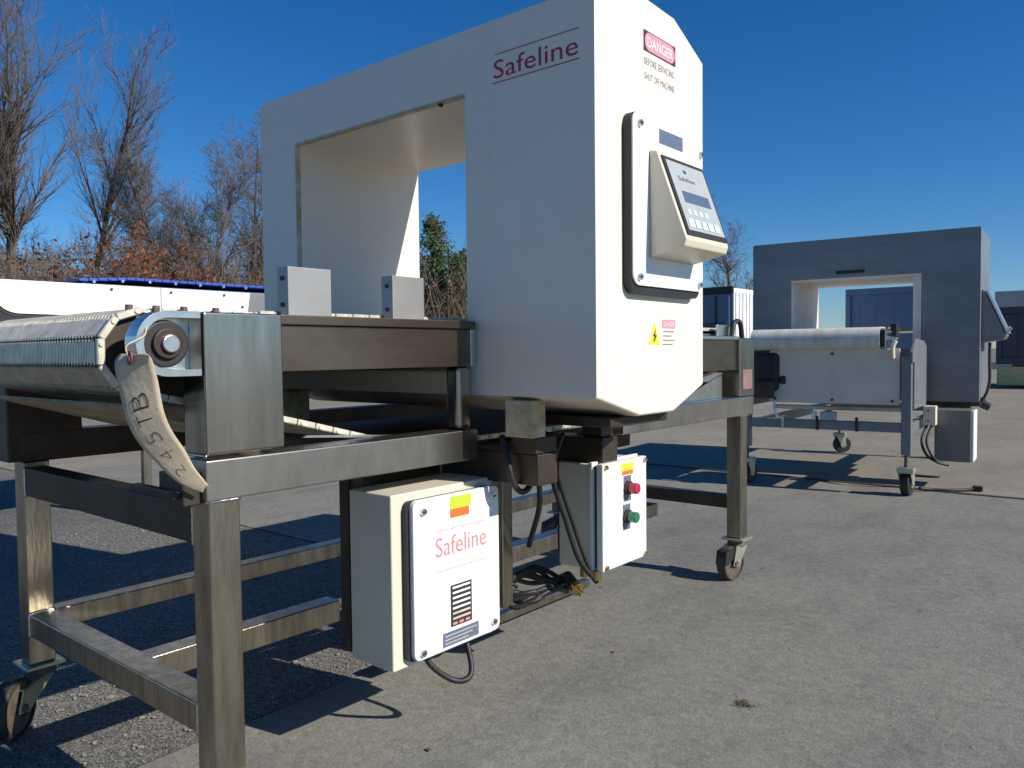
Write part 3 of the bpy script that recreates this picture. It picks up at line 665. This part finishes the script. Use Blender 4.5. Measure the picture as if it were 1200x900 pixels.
def onto_tag(name, s, u0, u1, m, sc=.55, rotflip=True):
    cu = bpy.data.curves.new('ink', 'FONT'); cu.body = s; cu.size = 1; cu.resolution_u = 3; cu.offset = -.022
    tmp = bpy.data.objects.new('ink', cu); C.objects.link(tmp); dg = bpy.context.evaluated_depsgraph_get(); me = bpy.data.meshes.new_from_object(tmp.evaluated_get(dg))
    bpy.data.objects.remove(tmp); bpy.data.curves.remove(cu); me.materials.clear()
    xs = [v.co.x for v in me.vertices]; ys = [v.co.y for v in me.vertices]; x0, x1, y0, y1 = min(xs), max(xs), min(ys), max(ys)
    # writing runs up the tag: text x -> towards the hole, text up -> left edge
    for v in me.vertices:
        tx = (v.co.x-x0)/(x1-x0); ty = (v.co.y-y0)/(y1-y0)
        u = u1+(u0-u1)*tx; s_ = .5+sc/2-sc*ty
        v.co = tagpt(u, s_) + Vector((.0004, -.0014, .0006)) - off(tag)
    me.name = name; return link(name, me, tag, m)
onto_tag('handwriting', 'B', .29, .37, 'pen', .42); onto_tag('handwriting', 'T', .40, .46, 'pen', .40); onto_tag('handwriting', '5', .50, .56, 'penfade', .42); onto_tag('handwriting', '4', .62, .68, 'penfade', .42); onto_tag('handwriting', '2', .74, .80, 'penfade', .4)
bm = bmesh.new()
hc = tagpt(.075, .5)
for k in range(16):
    pass
ro = [(hc.x+.0085*math.cos(2*math.pi*k/16), hc.z+.012*math.sin(2*math.pi*k/16)) for k in range(16)]
ri = [(hc.x+.0040*math.cos(2*math.pi*k/16), hc.z+.006*math.sin(2*math.pi*k/16)) for k in range(16)]
ring_prism(bm, ro, ri, 'y', hc.y-.0035, hc.y-.0008); fin('eyelet', bm, 'grommet', tag)
TU('string', [(hc.x, hc.y-.004, hc.z), (hc.x-.01, hc.y-.002, hc.z+.02), (-1.345, .640, .985), (-1.356, .650, 1.004)], .0012, 'tag', tag, n=6)

# ================================================================== MACHINE TWO (behind, to the right)
ang2 = math.radians(4.85); O2 = (-1.309, 5.498, 0)
m2 = root('conveyor_metal_detector', O2, 'slate grey metal detector arch on a wheeled conveyor with off-white belt, behind to the right', 'metal detector conveyor', rz=ang2)
G0, G1 = .70, 1.48
gx0, gx1, gz0, gz1 = -1.208, .352, .575, 1.775
ox0, ox1, oz0, oz1 = -.912, -.009, .95, 1.482
bm = bmesh.new()
ch = .02
for y in (G0, G1):
    xs = [gx0, ox0, ox1, gx1]; zs = [gz0, oz0, oz1, gz1]
    for i in range(3):
        for j in range(3):
            if i == 1 and j == 1: continue
            face((xs[i], y, zs[j]), (xs[i+1], y, zs[j]), (xs[i+1], y, zs[j+1]), (xs[i], y, zs[j+1]))
for (a, b) in (((gx0, gz0), (gx1, gz0)), ((gx1, gz0), (gx1, gz1)), ((gx1, gz1), (gx0, gz1)), ((gx0, gz1), (gx0, gz0)), ((ox0, oz0), (ox1, oz0)), ((ox1, oz0), (ox1, oz1)), ((ox1, oz1), (ox0, oz1)), ((ox0, oz1), (ox0, oz0))):
    face((a[0], G0, a[1]), (b[0], G0, b[1]), (b[0], G1, b[1]), (a[0], G1, a[1]))
bmesh.ops.remove_doubles(bm, verts=bm.verts, dist=1e-5)
h2 = fin('detector_housing', bm, 'grey2', m2, bevel=.008, seg=2)
# cream liner of the tunnel
bm = bmesh.new()
tt = .012
abox(bm, ox0+.001, ox0+tt, G0+.002, G1-.002, oz0, oz1-.001); abox(bm, ox1-tt, ox1-.001, G0+.002, G1-.002, oz0, oz1-.001); abox(bm, ox0+tt, ox1-tt, G0+.002, G1-.002, oz1-tt, oz1-.001)
li = fin('tunnel_liner', bm, 'liner', m2)
bm = bmesh.new()
abox(bm, ox1-.055, ox1-tt-.001, G0+.012, G0+.05, oz0, oz1-tt-.001); fin('liner_lip', bm, 'liner', li)
B('maker_plate', -.585, -.385, G0-.003, G0-.0003, 1.510, 1.534, 'blackp', h2, 0)
# belt end
bm = bmesh.new()
pts = []
r = .074; cz = 1.018
for a in range(90, 271, 10): pts.append((.03+r*math.cos(math.radians(a)), cz+r*math.sin(math.radians(a))))
pts += [(2.15, cz-r), (2.15, cz-r+.006)]
for a in range(270, 89, -10): pts.append((.03+(r-.006)*math.cos(math.radians(a)), cz+(r-.006)*math.sin(math.radians(a))))
pts += [(2.15, cz+r-.006), (2.15, cz+r)]
# closed C outline: outer arc, lower run, inner arc back, upper run
n_out = 19
outer = pts[:n_out]; low = pts[n_out:n_out+2]; inner = pts[n_out+2:n_out+2+19]; top = pts[-2:]
C_ = outer + [low[0], low[1]] + inner + [top[0], top[1]]
v0 = [bm.verts.new((-.985, p[0], p[1])) for p in C_]; v1 = [bm.verts.new((-.150, p[0], p[1])) for p in C_]
for i in range(len(C_)):
    j = (i+1) % len(C_); bm.faces.new((v0[i], v0[j], v1[j], v1[i]))
# end rims
def strip(vv):
    n = len(outer)
    seq_o = [vv[-1]] + vv[:n] + [vv[n]]; seq_i = [vv[-2]] + vv[n+2:n+2+19][::-1] + [vv[n+1]]
    for i in range(len(seq_o)-1):
        try: bm.faces.new((seq_o[i], seq_o[i+1], seq_i[i+1], seq_i[i]))
        except Exception: pass
strip(v0); strip(v1)
fin('belt', bm, 'cloth', m2, smooth=False)
CY('end_roller', (-.98, .03, cz), (-.155, .03, cz), r-.008, 'black', m2, 24)
CY('roller_shaft', (-1.0, .03, cz), (-.05, .03, cz), .015, 'bright', m2, 12)
PR('tension_bracket', [(-.02, .95), (.10, .95), (.12, 1.05), (.02, 1.10), (-.02, 1.08)], 'x', -.120, -.112, 'bright', m2)
CY('bearing', (-.148, .03, cz), (-.122, .03, cz), .055, 'black', m2, 16)
CY('bearing', (-.111, .06, 1.06), (-.09, .06, 1.06), .022, 'bright', m2, 12)
B('tension_block', -.10, -.06, .04, .12, 1.03, 1.11, 'black', m2, .006)
# skirt and side plates
B('end_skirt', -.87, -.036, .02, .032, .585, .95, 'skirt', m2, .004)
PR('side_plate', [(.045, .56), (.56, .56), (.56, .965), (.45, 1.0), (.10, 1.015), (.02, .965), (-.04, .93), (-.04, .86), (.045, .86)], 'x', .030, .046, 'grey2', m2, bevel=.002)
PR('side_plate', [(.045, .56), (.68, .56), (.68, .99), (.10, .99), (.045, .90)], 'x', -1.00, -.99, 'grey2', m2, bevel=.002)
TU('curved_guard', [(-.06, -.005, 1.00), (-.075, -.012, .955), (-.072, -.012, .88)], .014, 'skirt', m2)
mo = B('drive_motor', -.975, -.80, -.02, .14, .66, .93, 'black', m2, .04, seg=4)
CY('motor_end', (-.80, .06, .74), (-.755, .06, .74), .05, 'dark', m2, 20, bevel=.01)
B('motor_box', -.965, -.82, -.055, -.021, .615, .74, 'dark', m2, .01)
for x in (-.83, -.45, -.08):
    for z in (.61, .92): CY('panel_bolt', (x, .020, z), (x, .012, z), .009, 'dark', m2, 8)
for x in (gx0+.04, gx1-.04):
    for z in (gz0+.05, gz1-.05): CY('housing_bolt', (x, G0-.006, z), (x, G0+.001, z), .008, 'grey2', h2, 8)
# frame
B('leg', -.026, .034, 0, .06, .265, .90, 'grey2', m2, .004)
B('leg', -1.062, -1.002, 0, .06, .265, .90, 'grey2', m2, .004)
B('leg', -.026, .034, 2.07, 2.13, .265, .90, 'grey2', m2, .004)
B('leg', -.99, -.93, 2.07, 2.13, .265, .90, 'grey2', m2, .004)
B('cross_rail', -1.001, -.027, .005, .055, .408, .470, 'grey2', m2, .003)
B('cross_rail', -.929, -.027, .30, .35, .520, .548, 'bright', m2, .003)
B('cross_rail', -.929, -.027, 2.075, 2.125, .408, .470, 'grey2', m2, .003)
for x in (-.024, -.985): B('side_rail', x, x+.052, .061, 2.069, .400, .465, 'grey2', m2, .003)
for k, x in enumerate((-.78, -.55, -.10 - .2)):
    B('rail_bracket', x, x+.018, -.006, .004, .405, .50, 'dark' if k else 'bright', m2, .002)
B('junction_block', -.52, -.42, -.02, .03, .475, .53, 'membrane', m2, .004)
B('junction_block', -.575, -.55, -.02, .03, .475, .53, 'white', m2, .004)
TU('hose', [(-.83, .0, .60), (-.82, -.03, .54), (-.80, -.02, .49), (-.76, -.01, .475)], .009, 'white', m2)
def caster2(x, y, a):
    CY('caster_stem', (x, y, .264), (x, y, .16), .013, 'rust', m2, 12)
    c = B('caster', x-.05, x+.05, y-.05, y+.05, .150, .185, 'zinc', m2, .006)
    d = Vector((math.cos(a), math.sin(a), 0)); s = Vector((-d.y, d.x, 0)); ax = Vector((x, y, .078))+d*.02
    bm = bmesh.new(); cyl(bm, ax-s*.026, ax+s*.026, .076, None, 32); fin('wheel', bm, 'black', c, bevel=.006)
    bm = bmesh.new(); cyl(bm, ax-s*.034, ax+s*.034, .028, None, 16); fin('hub', bm, 'zinc', c)
    for sg in (-1, 1):
        bm = bmesh.new(); p = [ax+s*sg*.036+d*.02-Vector((0,0,.01)), ax+s*sg*.036-d*.02-Vector((0,0,.01)), Vector((x, y, .152))+s*sg*.036-d*.04, Vector((x, y, .152))+s*sg*.036+d*.04]
        a0 = [bm.verts.new(q) for q in p]; a1 = [bm.verts.new(q+s*sg*.004) for q in p]
        bm.faces.new(a0); bm.faces.new(a1)
        for i in range(4): bm.faces.new((a0[i], a0[(i+1) % 4], a1[(i+1) % 4], a1[i]))
        fin('fork_plate', bm, 'zinc', c)
for x, y, a in ((.004, .03, 1.45), (-1.032, .03, 1.3), (-.86, 2.10, .6), (.004, 2.10, 1.2)): caster2(x, y, a)
# lower enclosure, bracket, side control head
e3 = B('control_enclosure', .105, .325, .50, .74, .180, .532, 'darksteel', m2, .006)
B('enclosure_door', .3255, .340, .505, .735, .185, .527, 'white', e3, .003)
B('side_bracket', .047, .125, .40, .48, .43, .56, 'skirt', m2, .004)
for z in (.46, .53): CY('bracket_bolt', (.08, .40, z), (.08, .392, z), .006, 'dark', m2, 8)
B('housing_foot', .10, .30, G0+.02, G0+.10, .533, .574, 'dark', m2, .003)
B('housing_foot', .02, .36, G0+.02, G0+.5, .545, .574, 'dark', m2, .003)
CY('side_knob', (.353, .80, .565), (.41, .80, .535), .028, 'black', m2, 14, bevel=.006)
pf = [(gx1, .985), (gx1+.13, 1.005), (gx1+.150, 1.03), (gx1+.018, 1.345), (gx1, 1.352)]
h3 = PR('control_head', pf, 'y', .80, 1.10, 'grey2', m2, bevel=.004)
bm = bmesh.new()
q0 = Vector((gx1+.151, 0, 1.045)); q1 = Vector((gx1+.025, 0, 1.345)); nn2 = Vector(((q1-q0).normalized().z, 0, -(q1-q0).normalized().x))
vs = []
for t in (0.0, .012):
    for (p, y) in ((q0, .79), (q0, 1.11), (q1, 1.11), (q1, .79)): vs.append(bm.verts.new(p+nn2*t+Vector((0, y, 0))))
for f in ((0,1,2,3),(4,5,6,7),(0,1,5,4),(1,2,6,5),(2,3,7,6),(3,0,4,7)): bm.faces.new([vs[i] for i in f])
fin('screen_bezel', bm, 'bright', h3)
CY('bezel_knob', (gx1+.150, .80, 1.065), (gx1+.178, .80, 1.085), .014, 'bright', h3, 10)
TU('head_cable', [(gx1+.05, .84, .985), (gx1+.05, .83, .85), (gx1+.052, .82, .72), (gx1+.03, .80, .62), (gx1-.02, .79, .565)], .010, 'black', m2)
for k in range(2):
    TU('loose_cable', [(.07+.03*k, .42, .43), (.05+.03*k, .34, .33), (.08+.03*k, .33, .24), (.14, .36, .19+.01*k), (.20, .42, .165)], .009, 'black', m2)
TU('ground_cable', [(.05, .25, .022), (.12, .30, .012), (.22, .34, .010), (.32, .42, .012), (.36, .45, .020)], .011, 'black', m2)
B('cable_plug', .34, .40, .43, .47, .004, .036, 'black', m2, .006)

# ================================================================== things further away
g = root('belt_conveyor', (-4.4, 1.9, 0), 'idle conveyor with a blue slatted belt and long white side guard, beyond the near machine', 'conveyor')
pts = [(2.51, 1.300), (.6, 1.300), (.6, 1.21), (1.245, 1.232)]
for k in range(9):
    a = math.radians(180+90*k/8); pts.append((1.345+.10*math.cos(a)*1.0, 1.235+.085*math.sin(a)*1.0))
pts += [(1.60, 1.148), (1.60, 1.05), (2.42, 1.05), (2.49, 1.17)]
PR('side_guard', pts, 'x', -4.03, -4.0, 'plastic', g, bevel=.006, seg=3)
PR('dark_edging', [(1.225, 1.255)] + [(1.345+.115*math.cos(math.radians(180+90*k/8)), 1.235+.100*math.sin(math.radians(180+90*k/8))) for k in range(9)] + [(1.60, 1.125), (1.60, 1.147), (1.345, 1.150)] + [(1.345+.10*math.cos(math.radians(270-90*k/8)), 1.235+.085*math.sin(math.radians(270-90*k/8))) for k in range(9)], 'x', -4.024, -4.006, 'black', g)
B('shaded_end_plate', -4.060, -4.031, 2.44, 3.05, 1.12, 1.303, 'grey2', g, .004)  # grey-blue colour stands in for shade on this side plate
B('side_guard', -4.93, -4.90, 1.3, 3.05, 1.05, 1.28, 'plastic', g, .004)
for y_, z_ in ((1.75, 1.28), (2.05, 1.28), (2.35, 1.28), (2.46, 1.22)): CY('guard_bolt', (-4.001, y_, z_), (-3.994, y_, z_), .007, 'dark', g, 8)
B('guard_seam', -3.9995, -3.998, 1.995, 2.0, 1.06, 1.299, 'block', g, 0)
for k in range(31):
    y = 1.63+.046*k; z = 1.318+.018*min(1, k/5)
    sl = B('belt_slat', -4.88, -4.07, y, y+.044, z, z+.014, 'blue', g, .003)
    if k % 3 == 1: CY('stud', (-4.078, y+.02, z-.004), (-4.060, y+.02, z-.004), .007, 'bright', g, 8)
B('belt_bed', -4.88, -4.07, 1.64, 3.05, 1.26, 1.31, 'navy', g, .003)
B('leg', -4.10, -4.06, 1.30, 1.36, 0, 1.25, 'leg', g, .003) if False else None
for x in (-4.10, -4.86):
    B('leg', x, x+.04, 1.36, 1.41, 0, 1.06, 'leg', g, .003); B('leg', x, x+.04, 2.27, 2.32, 0, 1.26, 'leg', g, .003)
    B('frame_rail', x, x+.04, 1.30, 3.04, 1.19, 1.255, 'leg', g, .003)

# containers and trailer
def container(name, label, x0, x1, y0, y1, z0, z1, m, cat, ribs=0.28, depth=.03, rz=0, band=None):
    r_ = root(name, ((x0+x1)/2, (y0+y1)/2, 0), label, cat)
    B('container_body', x0, x1, y0, y1, z0, z1, m, r_, .01)
    n = int((x1-x0)/ribs)
    for k in range(n): B('wall_rib', x0+.1+k*ribs, x0+.1+k*ribs+ribs*.5, y0-depth, y0-.001, z0+.16, z1-.16, m, r_, .012)
    B('top_beam', x0-.02, x1+.02, y0-.05, y0-.001, z1-.14, z1+.01, band or m, r_, .006)
    B('bottom_beam', x0-.02, x1+.02, y0-.05, y0-.001, z0-.01, z0+.15, band or m, r_, .006)
    for x in (x0-.02, x1-.10): B('corner_post', x, x+.12, y0-.055, y0-.002, z0+.151, z1-.141, m, r_, .006)
    return r_
container('cargo_container', 'dark blue box container seen through the grey arch opening', -6.42, -3.95, 21.1, 23.6, .15, 2.45, 'navy', 'container', ribs=.41, depth=.006)
r_ = container('box_trailer', 'dark trailer with pale grey roof edge on timber beams at the right edge', -3.2, 6.0, 21.8, 24.4, .56, 1.88, 'truckd', 'trailer', ribs=.6)
B('roof_edge', -3.25, 6.05, 21.70, 24.5, 1.89, 2.27, 'rooff', r_, .02)
for k in range(6): B('timber_beam', -3.2+1.55*k, -3.2+1.55*k+1.52, 21.75, 22.1, .06, .50, 'timber', r_, .02)
for k in range(6): B('timber_beam', -3.2+1.55*k, -3.2+1.55*k+1.52, 24.0, 24.3, .06, .50, 'timber', r_, .02)
r_ = root('cargo_trailer', (-9.2, 19.8, 0), 'cargo trailer with white ribbed side and rear painted shaded blue, left of the grey arch', 'trailer')
B('cargo_body', -10.7, -7.86, 17.5, 22.5, .62, 2.40, 'contw', r_, .02)
B('rear_frame', -10.72, -7.84, 17.44, 17.499, .60, 2.42, 'navy', r_, .01)  # navy rear frame and doors: shade of this end put into the colour
for x in (-10.60, -9.24):
    d_ = B('rear_door', x, x+1.32, 17.40, 17.439, .72, 2.26, 'navy', r_, .008)
    for q in (.3, 1.0): CY('lock_bar', (x+q, 17.38, .75), (x+q, 17.38, 2.22), .02, 'blackp', d_, 8)
    B('door_panel', x+.1, x+1.2, 17.385, 17.399, 1.1, 1.6, 'truckd', d_, .004)
B('roof_rail', -10.74, -7.82, 17.38, 17.439, 2.27, 2.43, 'blackp', r_, .006)
for k in range(24): B('wall_rib', -7.859, -7.83, 17.6+.2*k, 17.6+.2*k+.1, .75, 2.30, 'contw', r_, .01)
B('chassis', -10.4, -8.1, 17.7, 22.3, .42, .61, 'black', r_, .01)
for x in (-10.5, -8.35):
    for y in (18.4, 19.5): CY('wheel', (x, y, .44), (x+.28, y, .44), .44, 'black', r_, 24, bevel=.03)

# ================================================================== vegetation
def build_mesh(name, V, F, m, parent, kind=None):
    me = bpy.data.meshes.new(name); me.from_pydata(V, [], F); me.update(); o = link(name, me, parent, m, kind); return o
class Tw:
    def __init__(s): s.V = []; s.F = []
    def seg(s, a, b, ra, rb, n=3):
        d = b-a; 
        if d.length < 1e-6: return
        d.normalize(); u = d.orthogonal().normalized(); v = d.cross(u); i0 = len(s.V)
        for p, r in ((a, ra), (b, rb)):
            for k in range(n):
                t = 2*math.pi*k/n; s.V.append(p+(u*math.cos(t)+v*math.sin(t))*r)
        for k in range(n): s.F.append((i0+k, i0+(k+1) % n, i0+n+(k+1) % n, i0+n+k))
    def leaf(s, p, r, rng):
        a = Vector((rng.gauss(0, 1), rng.gauss(0, 1), rng.gauss(0, 1))).normalized(); b = a.orthogonal().normalized(); i0 = len(s.V)
        s.V += [p-a*r, p+b*r*.6, p+a*r, p-b*r*.6]; s.F.append((i0, i0+1, i0+2, i0+3))
def branchy(tw, rng, p, d, length, r, level, maxl, spread, upb, kids, tips):
    n = 5 if level < 2 else 3; q = p.copy(); dd = d.copy(); step = length/n
    for i in range(n):
        dd = (dd + Vector((rng.gauss(0, .12), rng.gauss(0, .12), rng.gauss(0, .08)+upb))).normalized()
        q2 = q+dd*step; r2 = r*(1-(i+1)/n*.78)
        tw[0 if level == 0 else 1].seg(q, q2, r*(1-i/n*.78), r2, 5 if level == 0 else 3)
        if level < maxl and (i > 0 or level > 0):
            for k in range(kids[level]):
                t = rng.random(); a = rng.uniform(0, 2*math.pi); o = dd.orthogonal().normalized(); o = (Matrix.Rotation(a, 3, dd) @ o)
                nd = (dd*(1-spread)+o*spread).normalized()
                branchy(tw, rng, q.lerp(q2, t), nd, length*rng.uniform(.28, .50)*(1.15-i/n*.55), max(r2*.55, .0055), level+1, maxl, spread, upb, kids, tips)
        q = q2
        if level == maxl: tips.append(q.copy())
def tree(name, label, x, y, h, r, seed, spread=.55, upb=.05, kids=(5, 3, 3), maxl=3, stems=1, lean=0.1, cat='tree', leaves=None, nleaf=0, group=None):
    rng = random.Random(seed); rt = root(name, (x, y, 0), label, cat, group=group); tw = (Tw(), Tw()); tips = []
    for s_ in range(stems):
        a = rng.uniform(0, 6.28); ln = lean*(1 if stems == 1 else 3)
        d = Vector((math.cos(a)*ln, math.sin(a)*ln, 1)).normalized()
        # trunk: bare section then branching
        base = Vector((rng.uniform(-.2, .2)*(stems > 1), rng.uniform(-.2, .2)*(stems > 1), -.1)); top = base+d*h*.16
        tw[0].seg(base, top, r*1.15, r, 6)
        branchy(tw, rng, top, d, h*.86*rng.uniform(.85, 1.0), r, 0, maxl, spread, upb, kids, tips)
    build_mesh('trunk', tw[0].V, tw[0].F, 'bark', rt); build_mesh('crown', tw[1].V, tw[1].F, 'twig', rt)
    if leaves and tips:
        lf = Tw()
        for k in range(nleaf):
            p = rng.choice(tips); lf.leaf(p+Vector((rng.gauss(0, .18), rng.gauss(0, .18), rng.gauss(0, .18))), rng.uniform(.035, .085), rng)
        build_mesh('leaves', lf.V, lf.F, leaves, rt)
    return rt
def dirpt(pxx, dist):
    # ground point seen in the direction of a column of the picture, at a distance
    R = S.camera.matrix_world.to_3x3(); v = R @ Vector(((pxx-600)/931.06, (450-420)/931.06, -1)); v.z = 0; v.normalize(); return v.x*dist, v.y*dist
T = [
 ('bare_tree', 'tall bare tree with dense twigs at the left edge of the skyline', 14, 28, 12.4, .16, 12, .36, .12, (8, 4, 3), 3, 1, .02),
 ('bare_tree', 'bare slender tree with one long slanting limb, second from the left', 108, 30, 10.6, .13, 31, .34, .12, (4, 3, 3), 3, 1, .02),
 ('bare_tree', 'broad many-stemmed bare tree beside the cream arch', 248, 28, 7.3, .08, 37, .46, .08, (6, 4, 3), 3, 3, .12),
 ('bare_tree', 'thin young bare tree between the two tallest trees', 58, 33, 6.6, .07, 41, .50, .07, (4, 3, 3), 3, 1, .08),
 ('bare_tree', 'low spreading bare tree right of the slender tree', 165, 32, 5.6, .08, 53, .6, .03, (4, 3, 3), 3, 2, .15),
 ('bare_tree', 'bare tree rising above the truck, right of the control panel', 850, 36, 7.1, .12, 67, .55, .06, (4, 3, 3), 3, 1, .05),
 ('bare_tree', 'bare tree partly hidden by the left post of the cream arch', 300, 31, 8.6, .10, 71, .52, .06, (4, 3, 3), 3, 2, .1),
 ('bare_tree', 'tall bare tree cut by the left picture edge', -28, 27, 11.8, .15, 81, .40, .11, (8, 4, 3), 3, 1, .03),
 ('bare_tree', 'low dense bare tree beside the left post of the cream arch', 275, 30, 6.8, .08, 87, .5, .06, (6, 3, 3), 3, 3, .12),
 ('bare_tree', 'faint bare tree behind the white container', 880, 42, 4.6, .09, 73, .55, .05, (4, 3, 2), 3, 1, .05),
]
for (n_, lb, pxx, dist, h, r, sd, sp, ub, kd, ml, stm, ln) in T:
    x, y = dirpt(pxx, dist); tree(n_, lb, x, y, h, r, sd, sp, ub, kd, ml, stm, ln)
# shrubs with dead leaves
SH = [(70, 26, 2.9, 'leafo', 'orange-leaved shrub under the leftmost trees', 900), (128, 25, 4.2, 'leafo', 'tallest rusty-leaved shrub at the foot of the slender tree', 1300), (165, 25, 3.3, 'leafo', 'rusty-leaved shrub next to the tallest shrub', 900),
      (205, 26, 3.3, 'leafo', 'rusty-leaved shrub left of the many-stemmed tree', 700), (20, 25, 3.4, 'leafb', 'brown shrub at the far left edge', 700), (290, 26, 3.4, 'leafb', 'brown shrub close to the cream arch', 700), (245, 25, 3.0, 'leafb', 'brown shrub below the many-stemmed tree', 600)]
for i, (pxx, dist, h, lm, lb, nl) in enumerate(SH):
    x, y = dirpt(pxx, dist); tree('shrub', lb, x, y, h, .035, 200+i, .62, .02, (3, 3, 3), 3, 5, .22, 'shrub', lm, int(nl*3.5))
# undergrowth nobody could count
rng = random.Random(77); tw = Tw(); lf = Tw()
for k in range(9000):
    pxx = rng.uniform(-160, 620); d_ = rng.uniform(25, 40); x, y = dirpt(pxx, d_); h = rng.uniform(1.2, 3.9)*(1 if rng.random() < .8 else 1.3)
    a = Vector((x, y, 0)); b = a+Vector((rng.gauss(0, .5), rng.gauss(0, .5), h*.5)); c = b+Vector((rng.gauss(0, .6), rng.gauss(0, .6), h*.5))
    tw.seg(a, b, .018, .012); tw.seg(b, c, .012, .005)
    for q in range(3):
        t = rng.random(); p = b.lerp(c, t); tw.seg(p, p+Vector((rng.gauss(0, .35), rng.gauss(0, .35), rng.uniform(.1, .6))), .008, .004)
    if rng.random() < .75:
        for q in range(4): lf.leaf(b.lerp(c, rng.random())+Vector((rng.gauss(0, .1), rng.gauss(0, .1), 0)), rng.uniform(.04, .08), rng)
o = build_mesh('undergrowth', tw.V, tw.F, 'brush', None, 'stuff'); o['label'] = 'tangled brown winter undergrowth along the treeline'
o = build_mesh('leaf_litter', lf.V, lf.F, 'leafb', None, 'stuff'); o['label'] = 'dead brown leaves clinging in the undergrowth'
# evergreen through the arch opening
def conifer(x, y, h, w_, seed, label, name='evergreen_tree'):
    rng = random.Random(seed); rt = root(name, (x, y, 0), label, 'tree'); tw = Tw(); lf = Tw()
    tw.seg(Vector((0, 0, -.1)), Vector((0.1, 0, h*.97)), .09, .02, 6)
    for k in range(150):
        z = h*(.10+.88*rng.random()**.9); rad = w_*(1-(z/h))**.7*rng.uniform(.5, 1.05)+.12; a = rng.uniform(0, 6.28)
        tip = Vector((math.cos(a)*rad, math.sin(a)*rad, z+rad*rng.uniform(.1, .5))); st = Vector((0.1*z/h, 0, z)); tw.seg(st, tip, .018, .006)
        for q in range(46):
            t = rng.uniform(.3, 1.05); p = st.lerp(tip, t)+Vector((rng.gauss(0, .10), rng.gauss(0, .10), rng.gauss(0, .10))); lf.leaf(p, rng.uniform(.03, .075), rng)
    build_mesh('trunk', tw.V, tw.F, 'bark', rt); build_mesh('crown', lf.V, lf.F, 'leafg', rt)
x, y = dirpt(508, 28); conifer(x, y, 5.7, 1.3, 5, 'taller dark evergreen seen through the cream arch opening')
x, y = dirpt(540, 27); conifer(x, y, 4.3, 1.1, 6, 'shorter dark evergreen at the right of the arch opening')
x, y = dirpt(478, 29); conifer(x, y, 4.9, 1.2, 7, 'dark evergreen mostly hidden by the arch inner wall')
# ------------------------------------------------------------------ small ground details
def tuft(x, y, s, label, n=90, seed=1):
    rng = random.Random(seed); V = []; F = []
    for k in range(n):
        a = rng.uniform(0, 6.28); r = s*abs(rng.gauss(0, .5)); b = Vector((math.cos(a)*r, math.sin(a)*r*.8, 0)); l = s*rng.uniform(.25, .7); d = Vector((rng.gauss(0, .6), rng.gauss(0, .6), .8)).normalized()
        p = b+d*l; w_ = d.orthogonal().normalized()*.0022; i0 = len(V); V += [b-w_, b+w_, p]; F.append((i0, i0+1, i0+2))
    me = bpy.data.meshes.new('weed'); me.from_pydata([tuple(v) for v in V], [], F); o = link('weed', me, None, 'grass'); o.location = (x, y, 0.001); o['label'] = label; o['category'] = 'weed'
def gpt(px_, py_):
    R = S.camera.matrix_world.to_3x3(); d = R @ Vector(((px_-600)/931.06, (450-py_)/931.06, -1)); t = -.95/d.z; return d.x*t, d.y*t
x, y = gpt(871, 826); tuft(x, y, .030, 'small dry weed growing from the concrete in the foreground', 90, 3)
rng = random.Random(9); V = []; F = []
ico = bmesh.new(); bmesh.ops.create_icosphere(ico, subdivisions=1, radius=1); iv = [v.co.copy() for v in ico.verts]; iff = [[v.index for v in f.verts] for f in ico.faces]; ico.free()
def stone(x, y, r):
    i0 = len(V); s = Vector((rng.uniform(.7, 1.3), rng.uniform(.7, 1.3), rng.uniform(.35, .7)))
    for v in iv: V.append((x+v.x*r*s.x*rng.uniform(.85, 1.15), y+v.y*r*s.y*rng.uniform(.85, 1.15), r*.2+v.z*r*s.z))
    for f in iff: F.append([i0+i for i in f])
for k in range(420): stone(rng.uniform(-1.8, 1.2), rng.uniform(.9, 6.5), rng.uniform(.0012, .0042))
for k in range(9000): stone(rng.uniform(-4.6, -1.84), rng.uniform(.2, 2.4), abs(rng.gauss(0, .0022))+.0012)
me = bpy.data.meshes.new('loose_gravel'); me.from_pydata(V, [], F); o = link('loose_gravel', me, None, 'stone', 'stuff'); o['label'] = 'loose grit and pebbles scattered on the ground'
V = []; F = []; lt = Tw()
for k in range(70):
    x, y = rng.uniform(-5, 2.5), rng.uniform(1.0, 11); a = rng.uniform(0, 6.28); r = rng.uniform(.005, .014)
    u_ = Vector((math.cos(a), math.sin(a), rng.uniform(-.2, .3)))*r; v_ = Vector((-math.sin(a), math.cos(a), rng.uniform(-.3, .3)))*r*.5; p_ = Vector((x, y, .005)); i0 = len(V)
    V += [tuple(p_-u_), tuple(p_-v_), tuple(p_+u_), tuple(p_+v_)]; F.append((i0, i0+1, i0+2, i0+3))
me = bpy.data.meshes.new('fallen_leaves'); me.from_pydata(V, [], F); o = link('fallen_leaves', me, None, 'leafb', 'stuff'); o['label'] = 'a few dead leaf fragments blown over the paving'
x, y = gpt(1084, 559)
PR('black_ground_patch', [(x+.09*math.cos(a)*(1+.2*math.sin(3*a)), y+.035*math.sin(a)*(1+.3*math.cos(2*a))) for a in [2*math.pi*k/14 for k in range(14)]], 'z', .001, .012, 'black', None, raw=True)  # thin flat black shape laid on the ground
o = bpy.data.objects['black_ground_patch']; o['label'] = 'small flat black patch on the ground right of the front castor'; o['category'] = 'scrap'
for o in bpy.data.objects:
    if 'off' in o: del o['off']
